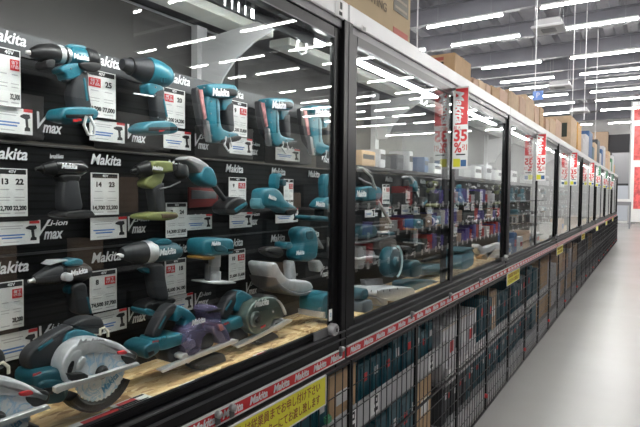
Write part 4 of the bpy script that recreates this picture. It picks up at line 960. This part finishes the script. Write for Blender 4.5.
# ------------------------------------------------------------------ red brand strip, yellow signs, banners
for k in range(8):
    ya, yb = J0+MOD*(k-1)+.01, J0+MOD*k-.01
    lab = f'red strip with repeated white lettering along the sill, {nth(k)} from the aisle start'
    t = tag(MB().box((.022, (ya+yb)/2, .890), (.004, yb-ya, .034)).build('shelf_edge_strip', RED, origin=(.022, (ya+yb)/2, .89), smooth=False), lab, 'sign strip', 'red lettered strips')
    MB().box((.023, (ya+yb)/2, .909), (.006, yb-ya, .005)).box((.023, (ya+yb)/2, .871), (.006, yb-ya, .004)).build('strip_holder', mat('clear_white_holder', (.7, .7, .7), .3), t, smooth=False)
    m_ = MB(); y = ya+.06
    while y < yb-.03 and k < 6: m_.text('Makita', (.0243, y, .8890), YR, ZU, .031, .25, .03, width=.080); y += .108
    if k < 6: m_.build('strip_lettering', LOGO, t, smooth=False)
CL = None
for i, (u, v) in enumerate([(218, 416), (232, 409), (341, 350), (412, 314), (450, 295), (480, 280)]):
    p = at(u, v, 'x', .03)
    labs = ['silver clip on the red strip above the yellow sign, first of two', 'silver clip on the red strip above the yellow sign, second of two', 'silver clip on the red strip just past the first post',
            'silver clip on the red strip midway along the second case', 'silver clip on the red strip at the middle post', 'silver clip on the red strip before the second yellow sign']
    t = thing('strip_clip', labs[i], 'clip', p, 'strip clips')
    MB().lathe(p+Vector((-.004, 0, .004)), p+Vector((.012, 0, .004)), [(0, .009), (.7, .010), (1, .006)], 14).build('clip_head', mat('lock_steel', (.42, .42, .43), .3, .6), t)
    MB().box(p+Vector((.0, 0, -.012)), (.006, .018, .02), .002).build('clip_tongue', GRY, t)
SIGY = [(1.44-.52, 1.44), (3.99, 4.42), (6.40, 6.88), (8.87, 9.3), (11.3, 11.8), (13.8, 14.3), (16.2, 16.7)]
for i, (y0, y1) in enumerate(SIGY):
    z0, z1 = (.775, .872) if i == 0 else (.795, .885)
    lab = 'large yellow sign with two lines of brown Japanese text under the red strip' if i == 0 else f'small yellow sign hanging below the red strip, {nth(i)} after the large one'
    yc, zc = (y0+y1)/2, (z0+z1)/2
    t = tag(MB().box((.060, yc, zc), (.004, y1-y0, z1-z0)).build('hanging_sign', YEL, origin=(.06, yc, zc), smooth=False), lab, 'sign', 'yellow notices')
    m_ = MB()
    for a_, b_ in (((yc, z1), (y1-y0, .004)), ((yc, z0), (y1-y0, .004))): m_.box((.061, a_[0], a_[1]), (.005, b_[0], b_[1]))
    for y in (y0, y1): m_.box((.061, y, zc), (.005, .005, z1-z0))
    m_.build('sign_border', WBOX, t, smooth=False)
    if i < 4:
        w = (y1-y0)*.86
        m_ = MB().text('ご購入は従業員までお申し付け下さい', (.0622, yc, zc+.020), YR, ZU, .034, 0, .008, width=w).text('サービスカウンターにてお渡し致します', (.0622, yc, zc-.020), YR, ZU, .034, 0, .008, width=w)
        m_.build('sign_lettering', BRN, t, smooth=False)
def banner(y, k, lab, green=False):
    # narrow flag sign standing out from the post, facing up the aisle
    z1, z0 = 2.055, (1.612 if k < 3 else 1.66); w = .084; xc = .022+w/2; h = z1-z0; XR_ = (1, 0, 0); f = y-.0018
    t = tag(MB().box((xc, y, (z0+z1)/2), (w, .003, h)).build('hanging_banner', WHT, origin=(xc, y, z1), smooth=False), lab, 'banner', 'banners on the door posts')
    def bx(name, m, dx, zz, ww, hh): MB().box((xc+dx*w, f, z0+zz*h), (ww*w, .001, hh*h)).build(name, m, t, smooth=False)
    bx('colour_field', GREEN if green else RED, .06, .76, .80, .44)
    MB().text('Makita', (xc-.1*w, f-.0008, z0+.76*h), (0, 0, -1), XR_, .062, .25, .03, width=h*.40).build('banner_title', LOGO, t, smooth=False)
    m_ = MB().text('最大', (xc-w*.2, f, z0+h*.50), XR_, ZU, .022).text('35', (xc+w*.02, f, z0+h*.40), XR_, ZU, .085, 0, .035, width=w*.86)
    m_.text('%', (xc-w*.14, f, z0+h*.255), XR_, ZU, .075, 0, .025, width=w*.5).text('引', (xc+w*.30, f, z0+h*.255), XR_, ZU, .034, 0, .01)
    m_.build('offer_lettering', RED, t, smooth=False)
    bx('fine_print', GREYINK, .05, .475, .7, .012); bx('fine_print', INK, .05, .175, .6, .016)
    bx('picture_yellow', YEL, -.2, .075, .45, .10); bx('picture_blue', BBOX, .24, .07, .36, .08)
    MB().box((.020, y, z1-.01), (.03, .012, .012)).build('banner_clip', GRY, t, smooth=False)
banner(2.80, 0, 'red and white 35 percent banner on the middle post of the second case')
banner(5.24, 1, 'red and white 35 percent banner on the middle post of the third case')
banner(7.66, 2, 'red and white 35 percent banner on the middle post of the fourth case')
banner(10.1, 3, 'red and white banner on the middle post of the fifth case')
banner(11.4, 4, 'green and white banner, first of the three green ones down the aisle', True)
banner(13.3, 5, 'green and white banner, second of the three green ones down the aisle', True)
banner(15.5, 6, 'green and white banner, last of the three green ones', True)

# ------------------------------------------------------------------ lower cage
HB = MOD/2
def bay_z(b): return .535 if b <= 1 else .37
for b in range(-1, 15):
    ya, yb = J0+HB*(b-1), J0+HB*b; yc = (ya+yb)/2; SHZ = bay_z(b)
    t = thing('shelf_unit', f'grey lower shelf unit behind the wire doors, {nth(b+1)} from the aisle start', 'shelf', (-.22, yc, 0), 'lower shelf units')
    SH = mat('shelf_grey', (.30, .30, .31), .5, .2)
    MB().box((-.24, yc, SHZ-.012), (.42, HB-.01, .024)).build('middle_shelf', SH, t, smooth=False)
    MB().box((-.22, yc, .05), (.44, HB-.01, .1)).build('base_shelf', SH, t, smooth=False)
    MB().box((-.022, yc, SHZ+.045), (.012, HB-.01, .10)).build('price_rail', mat('rail_grey', (.46, .46, .47), .45), t, smooth=False)
    MB().box((.004, yc, .07), (.012, HB-.01, .12)).build('base_rail', mat('rail_grey', (.46, .46, .47), .45), t, smooth=False)
    MB().box((-.46, yc, .46), (.02, HB-.01, .86)).build('back_panel', BLK, t, smooth=False)
    MB().box((-.24, yc, .885), (.46, HB-.01, .02)).build('top_panel', BLK, t, smooth=False)
    MB().box((-.03, yc, .842), (.02, HB-.01, .07)).build('upper_rail', BLK, t, smooth=False)
NP = 4
for i in range(-2, 28):
    w = MOD/NP; ya = J0+w*i; yb = ya+w-.006
    if yb > CASE_END+.05: break
    dr = MB(); X = .045; z0, z1 = .025, .862
    if i == -1: pass
    for y in (ya+.005, yb-.005): dr.box((X, y, (z0+z1)/2), (.010, .010, z1-z0))
    for z in (z0, z1, .46): dr.box((X, (ya+yb)/2, z), (.010, yb-ya, .008))
    lab = f'black wire-mesh cage door below the cases, {nth(i+2)} along the aisle'
    d_ = tag(dr.build('wire_door', FRM, origin=(X, (ya+yb)/2, z0), smooth=False), lab, 'wire door', 'wire cage doors')
    wi = MB(); n = int((yb-ya)/.052)
    for j in range(1, n+1): wi.box((X, ya+(yb-ya)*j/(n+1), (z0+z1)/2), (.003, .003, z1-z0))
    for j in range(1, 9): wi.box((X+.003, (ya+yb)/2, z0+(z1-z0)*j/9), (.003, yb-ya, .003))
    wi.build('wire_mesh', WIRE, d_, smooth=False)
    fm = MB().lathe((X+.004, yb-.03, .13), (X+.020, yb-.03, .13), [(0, .016), (1, .013)], 12)
    if i >= 0 and i % 2 == 0: fm.build('red_catch', RED, d_)
    else: fm.build('catch', GRY, d_)
# price tags on the middle rail
for i, (u, v) in enumerate([(351.5, 415), (375, 397), (431, 356)]):
    p = at(u, v, 'x', -.014)
    labs = ['white rail tag with black code, at the cardboard box', 'white rail tag with black code, under the first teal cases', 'white rail tag with black code, at the last teal cases of the first cage']
    z = .58
    t = tag(MB().box((-.0150, p.y, z), (.001, .075, .085)).build('rail_tag', WHT, origin=(-.015, p.y, z), smooth=False), labs[i], 'price tag', 'rail tags')
    MB().box((-.0143, p.y+.012, z+.016), (.0008, .030, .034)).box((-.0143, p.y+.012, z-.024), (.0008, .034, .016)).build('tag_code', INK, t, smooth=False)
    MB().box((-.0139, p.y+.012, z+.016), (.0008, .016, .014)).build('code_gap', WHT, t, smooth=False)
for i in range(30):
    y = 2.95+i*.16
    t = tag(MB().box((-.0150, y, .415), (.001, .07, .07)).build('rail_tag', WHT, origin=(-.015, y, .415), smooth=False), f'small white tag on the middle rail, {nth(i)} past the coded ones', 'price tag', 'rail tags')
    MB().box((-.0143, y, .405), (.0008, .04, .014)).build('tag_code', INK, t, smooth=False)

# boxes and cases in the cage
def tool_case(y0, y1, z0, h, m, lab, i, parts=True, depth=.30, xf=-.05, group='goods in the cage', name='tool_case'):
    yc = (y0+y1)/2; w = y1-y0-.004
    t = thing(name, lab, 'box', (xf-depth/2, yc, z0), group)
    MB().box((xf-depth/2, yc, z0+h/2+.001), (depth, w, h-.002), .004).build('case_body', m, t)
    if not parts: return t
    if m in (TEALD, TEAL, DBOX, CASET):
        MB().box((xf+.001, yc, z0+h*.5), (.006, w*.55, h*.86), .002).build('front_ridge', m, t)
        MB().box((xf+.004, yc+w*.05, z0+h*.72), (.004, w*.3, h*.16)).build('red_label' if i % 2 else 'white_label', RED if i % 2 else WBOX, t, smooth=False)
        MB().box((xf+.004, yc, z0+h*.30), (.006, w*.4, .02), .002).build('latch', BLK, t)
    else:
        MB().box((xf+.001, yc, z0+h*.55), (.002, w*.5, h*.22)).build('carton_label', [WHT, RED, INK][i % 3], t, smooth=False)
        MB().box((xf+.0005, yc, z0+h*.985), (.002, w, .006)).build('lid_edge', mat('packing_tape', (.5, .4, .28), .3), t, smooth=False)
    return t
CASET = mat('case_teal', (.008, .082, .115), .40, noise=.1, nscale=20)
segU = [(.45, 1.64, CASET, 'teal tool case', .11, .2, .24), (1.665, 1.885, KRAFT, 'brown cardboard box', 1, .235, .245), (1.89, 2.80, CASET, 'teal tool case', .108, .2, .25), (2.93, 3.66, WBOX, 'pale grey slim box', .12, .30, .31), (3.68, 4.02, CASET, 'teal tool case', .11, .32, .37),
        (4.03, 4.22, KRAFT2, 'cream carton', 1, .36, .36), (4.23, 5.95, CASET, 'teal tool case', .13, .26, .40), (5.97, 6.6, KRAFT, 'brown carton', .16, .3, .4), (6.62, 7.3, WBOX, 'grey carton', .2, .2, .3),
        (7.32, 9.6, KRAFT3, 'brown carton', .22, .22, .38), (9.62, 18.9, DBOX, 'dark case', .3, .28, .4)]
segL = [(.45, 2.55, CASET, 'teal tool case', .12, .34, .40), (2.58, 2.80, KRAFT, 'open brown carton', 1, .38, .38), (2.92, 3.60, DBOX, 'dark case', .10, .2, .24), (3.62, 5.9, CASET, 'teal tool case', .14, .2, .24),
        (5.92, 6.9, KRAFT, 'brown carton', .2, .2, .24), (6.9, 7.6, WBOX, 'grey carton', .22, .2, .24), (7.6, 9.4, KRAFT3, 'brown carton', .24, .2, .24), (9.4, 10.0, CASET, 'teal tool case', .2, .2, .24), (10.0, 18.9, DBOX, 'dark case', .32, .2, .24)]
cnt = {}
for segs, z0, lev in ((segU, None, 'upper'), (segL, .101, 'lower')):
    for (y0, y1, m, nm, w, h0, h1) in segs:
        n = max(1, int(round((y1-y0)/w))) if w < 1 else 1
        for j in range(n):
            a, b = y0+(y1-y0)*j/n, y0+(y1-y0)*(j+1)/n
            key = (lev, nm); i = cnt.get(key, 0); cnt[key] = i+1
            mm = m
            if m is DBOX and random.random() < .25: mm = random.choice([KRAFT, CASET, WBOX, DBOX])
            if m is CASET and random.random() < .18: mm = random.choice([TEALD, DBOX])
            if m is KRAFT3 and random.random() < .4: mm = random.choice([KRAFT, KRAFT2, WBOX])
            nm2 = nm if mm is m else {KRAFT: 'brown carton', CASET: 'teal tool case', WBOX: 'grey carton', DBOX: 'dark case', TEALD: 'deep teal tool case', KRAFT2: 'pale carton'}[mm]
            lab = f'{nm2} in the cage, {nth(int(sum(v for kk, v in cnt.items() if kk[0] == lev))-1)} along the {lev} shelf past the yellow sign'
            tool_case(a, b, z0 or ((.536 if a < 2.85 else .371)), random.uniform(h0, h1), mm, lab, i, parts=(a < 5.5), name='tool_case' if mm in (CASET, TEALD, DBOX) else 'carton', xf=-.05-random.random()*.02)
p = at(333, 407, 'x', -.0)
tag(MB().box((-.022, p.y, .648), (.02, .035, .03), .006).build('green_clip', mat('green_plastic', (.12, .42, .22), .5), origin=(-.022, p.y, .633)), 'small green plastic piece on the rail before the cardboard box', 'clip')

# ------------------------------------------------------------------ cartons on top of the cases
ZT = 2.131
def carton(y0, y1, z1, xf, xb, m, lab, name='carton', parts=()):
    t = thing(name, lab, 'box', ((xf+xb)/2, (y0+y1)/2, ZT), 'goods on top of the cases')
    MB().box(((xf+xb)/2, (y0+y1)/2, (ZT+z1)/2+.0005), (xf-xb, y1-y0-.006, z1-ZT-.001), .004).build('carton_body', m, t)
    MB().box(((xf+xb)/2, (y0+y1)/2, z1+.0008), (xf-xb, .05, .001)).build('tape', mat('packing_tape', (.5, .4, .28), .3), t, smooth=False)
    return t
t = carton(1.69, 2.315, 2.66, -.03, -.46, mat('big_carton', (.47, .36, .22), .8, noise=.04, nscale=6), 'largest cardboard carton, on top of the second case beside its near end')
a_, b_ = at(398, 0, 'x', -.03), at(414, 0, 'x', -.03)
MB().box((-.029, 2.20, 2.40), (.002, .16, .24)).build('grey_print', mat('print_grey', (.18, .17, .15), .7), t, smooth=False)
m_ = MB()
for i in range(6): m_.box((-.0278, 2.20, 2.30+i*.036), (.001, .13, .012))
m_.build('print_line', mat('print_pale', (.36, .31, .24), .7), t, smooth=False)
MB().box((-.029, 2.20, 2.185), (.002, .16, .045)).box((-.029, 1.77, 2.173), (.002, .14, .014)).build('red_print', mat('faded_red', (.45, .12, .09), .7), t, smooth=False)
MB().text('ROOMTING', (-.0288, 1.90, 2.262), YR, ZU, .05, 0, .008, width=.30).build('box_lettering', mat('print_brown', (.18, .14, .09), .7), t, smooth=False)
t = carton(3.06, 3.39, 2.318, -.06, -.40, KRAFT, 'open-topped carton with dark label on its end, second along the case tops')
MB().box((-.20, 3.0615, 2.225), (.14, .002, .09)).build('dark_label', INK, t, smooth=False)
MB().box((-.23, 3.0615, 2.29), (.2, .002, .02)).build('red_print', mat('faded_red', (.45, .12, .09), .7), t, smooth=False)
tops = [(473, 479, 77), (479, 486, 79), (486, 491, 83), (492, 500, 85), (500, 508, 87), (509, 519, 89), (520, 526, 95), (526, 534.5, 94), (535, 539.5, 104), (540, 544, 106), (546, 549.5, 118), (550, 556, 117), (556, 562, 118)]
for i, (ua, ub, v) in enumerate(tops):
    xf = -.06; y0, y1 = at(ua, v, 'x', xf).y, at(ub, v, 'x', xf).y; z = at(ua, v, 'x', xf).z
    carton(y0, y1, z, xf, -.42, [KRAFT3, KRAFT2, KRAFT3, KRAFT, KRAFT3, KRAFT2][i % 6], f'brown carton on top of the cases, {nth(i)} after the open-topped one')
t = carton(8.2, 8.9, 2.62, -.05, -.44, KRAFT2, 'tall carton with a dark opening on top of the fourth case')
MB().box((-.25, 8.202, 2.42), (.30, .004, .2)).build('dark_opening', mat('opening_green', (.04, .05, .04), .7), t, smooth=False)
t = carton(9.3, 9.8, 2.66, -.08, -.46, ORNG, 'orange-yellow carton with black label on top of the cases')
MB().box((-.25, 9.302, 2.58), (.26, .004, .1)).build('black_label', INK, t, smooth=False)
yy = 9.0
pal = [WBOX, WBOX, BBOX, CASET, KRAFT2, DBOX, WBOX, BBOX, WBOX, KRAFT2, KRAFT3, KRAFT2, WBOX, GREEN, WBOX, ORNG]
nmz = {WBOX: 'white', BBOX: 'blue', CASET: 'teal', KRAFT2: 'pale brown', DBOX: 'dark', KRAFT3: 'brown', GREEN: 'green', ORNG: 'orange'}
yy = 9.85
for i, m in enumerate(pal):
    w = .45+.12*(i % 3)
    carton(yy, yy+w*.9, 2.45+.12*((i*7) % 3), -.06, -.40, m, f'upright {nmz[m]} box on the case tops, {nth(i)} past the orange-yellow carton', 'upright_box'); yy += w

# ------------------------------------------------------------------ aisle end
y = 34.0
p, q = at(612, 153, 'y', y), at(631, 214, 'y', y)
t = thing('glass_screen', 'grey glass screen with white base at the end of the aisle', 'screen', ((p.x+q.x)/2, y, 0))
MB().box(((p.x+q.x)/2, y, p.z*.78), (q.x-p.x, .05, p.z*.44)).build('grey_pane', mat('screen_grey', (.30, .30, .32), .2), t, smooth=False)
MB().box(((p.x+q.x)/2, y, p.z*.28), (q.x-p.x, .06, p.z*.5)).build('pale_pane', mat('screen_pale', (.55, .58, .64), .2), t, smooth=False)
MB().box(((p.x+q.x)/2, y-.2, .05), (q.x-p.x, .4, .1)).build('base', WHT, t, smooth=False)
y = 28.0
p, q = at(609, 190, 'y', y), at(631, 207, 'y', y)
t = thing('counter', 'low white counter standing across the aisle end', 'counter', ((p.x+q.x)/2, y, 0))
MB().box(((p.x+q.x)/2, y, 1.30), (q.x-p.x+.1, .9, .12), .02).build('counter_top', WHT, t)
MB().box(((p.x+q.x)/2, y, 1.15), (q.x-p.x, .8, .16), .01).build('counter_front', mat('counter_grey', (.25, .25, .27), .5), t)
for s in (-1, 1): MB().box(((p.x+q.x)/2+s*(q.x-p.x)*.46, y, .54), (.06, .7, 1.08)).build('leg', mat('counter_grey', (.25, .25, .27), .5), t, smooth=False)
y = 33.0
p, q = at(632.0, 102, 'y', y), at(643, 214, 'y', y)
t = thing('promotional_banner', 'tall red and white banner stand beside the far end of the aisle', 'banner', ((p.x+q.x)/2, y, 0))
MB().box(((p.x+q.x)/2, y, (p.z)/2+.05), (q.x-p.x, .03, p.z-.1)).build('banner_sheet', WHT, t, smooth=False)
for i, (va, vb) in enumerate([(106, 120), (126, 160), (167, 209)]):
    a, b = at(634.5, va, 'y', y-.02), at(642, vb, 'y', y-.02)
    MB().box(((a.x+b.x)/2, y-.018, (a.z+b.z)/2), (b.x-a.x, .006, a.z-b.z)).build('red_field', mat('banner_red', (.66, .10, .10), .5, noise=.3, nscale=5), t, smooth=False)
MB().lathe((p.x, y, 0), (p.x, y, p.z+.05), [(0, .04), (1, .04)], 10).build('pole', GREYINK, t)
MB().box((p.x+.15, y, .02), (.4, .4, .04), .01).build('foot_plate', GRY, t)

# ------------------------------------------------------------------ shelving on the other side of the aisle (seen mirrored in the glass)
GX = 2.25
t = thing('gondola_shelf', 'long opposite shelf rack, seen mirrored in the glass doors', 'shelf', (GX+.3, 8, 0))
MB().box((GX+.55, 8, .9), (.04, 24, 1.8)).build('back_panel', mat('rack_dark', (.05, .05, .055), .5), t, smooth=False)
for z in (.1, .5, .9, 1.3): MB().box((GX+.3, 8, z), (.5, 24, .03)).build('shelf_board', mat('rack_grey', (.25, .25, .26), .5), t, smooth=False)
tt = thing('overstock_rack', 'added dark rack section opposite the first case, darkening what its glass mirrors', 'shelf', (GX+.3, 1, 1.8))  # unseen rack added to darken reflections in the first case
MB().box((GX+.55, -.65, 2.52), (.04, 7.1, 1.39)).build('back_panel', mat('rack_dark', (.05, .05, .055), .5), tt, smooth=False)
MB().box((GX+.55, 4.15, 2.24), (.04, 2.5, .83)).build('lower_back_panel', mat('rack_dark', (.05, .05, .055), .5), tt, smooth=False)  # kept lower so a ceiling light still reflects over it
MB().box((GX+.3, .6, 2.2), (.5, 9.6, .03)).build('shelf_board', mat('rack_grey', (.25, .25, .26), .5), tt, smooth=False)
gp = [RED, WBOX, PURP, DBOX, BLK, DBOX, PURP, PURP, BLK, KRAFT3, DBOX, RED, WHT, TEALD]
n = 0
gproto = {}
for zi, z in enumerate((.516, .916, 1.316)):
    y = -2.5
    while y < 14:
        w = random.uniform(.14, .34); h = random.uniform(.16, .30); m = random.choice(gp if y > 5.2 else [BLK, DBOX, BLK, DBOX, DBOX, KRAFT3])
        key = m.name
        if key not in gproto:
            o = MB().box((0, 0, .5), (.3, 1, 1), .01).build('shelf_product', m); gproto[key] = o
            o['label'] = ''
        else: o = gproto[key].copy(); COL.objects.link(o)
        o.location = (GX+.22, y+w/2, z); o.scale = (1, w-.01, h)
        cname = m.name.split('_')[0]
        tag(o, f'{cname} pack on the opposite rack, {nth(n % 90)} on its {["low", "middle", "upper"][zi]} shelf, mirrored in glass', 'pack', 'mirrored packs opposite'); n += 1
        y += w+random.uniform(.0, .06)
    n = 0
for z in (.5, .9, 1.3):
    for j in range(26):
        o = MB().box((GX+.046, 5.3+j*.33, z+.0), (.004, .07, .10)).build('shelf_tag', WHT, origin=(GX+.046, 5.3+j*.33, z-.05), smooth=False)
        tag(o, f'white tag, {nth(j)} along the opposite rack board at {["knee", "hip", "chest"][(.5, .9, 1.3).index(z)]} height, mirrored in glass', 'price tag', 'mirrored shelf tags')
for i in range(16):
    y = -1.5+i*1.05; h = random.uniform(.2, .38)
    o = gproto[random.choice([WHT, WBOX]).name if (WHT.name in gproto and WBOX.name in gproto) else list(gproto)[0]].copy(); COL.objects.link(o)
    o.location = (GX+.28, y, 1.801); o.scale = (1, .5, h)
    tag(o, f'white carton on top of the opposite rack, {nth(i)} along, mirrored in glass', 'box', 'mirrored cartons opposite')

# ------------------------------------------------------------------ light and look
w = bpy.data.worlds.new('world'); SC.world = w; w.use_nodes = True
w.node_tree.nodes['Background'].inputs[0].default_value = (.9, .93, 1, 1); w.node_tree.nodes['Background'].inputs[1].default_value = .2
SC.view_settings.view_transform = 'Standard'; SC.view_settings.look = 'None'; SC.view_settings.gamma = 1; SC.view_settings.use_curve_mapping = False
SC.view_settings.exposure = 1.45
SC.cycles.use_denoising = True
SC.cycles.max_bounces = 8; SC.cycles.transparent_max_bounces = 16; SC.cycles.glossy_bounces = 4; SC.cycles.diffuse_bounces = 4
SC.cycles.sample_clamp_indirect = 6
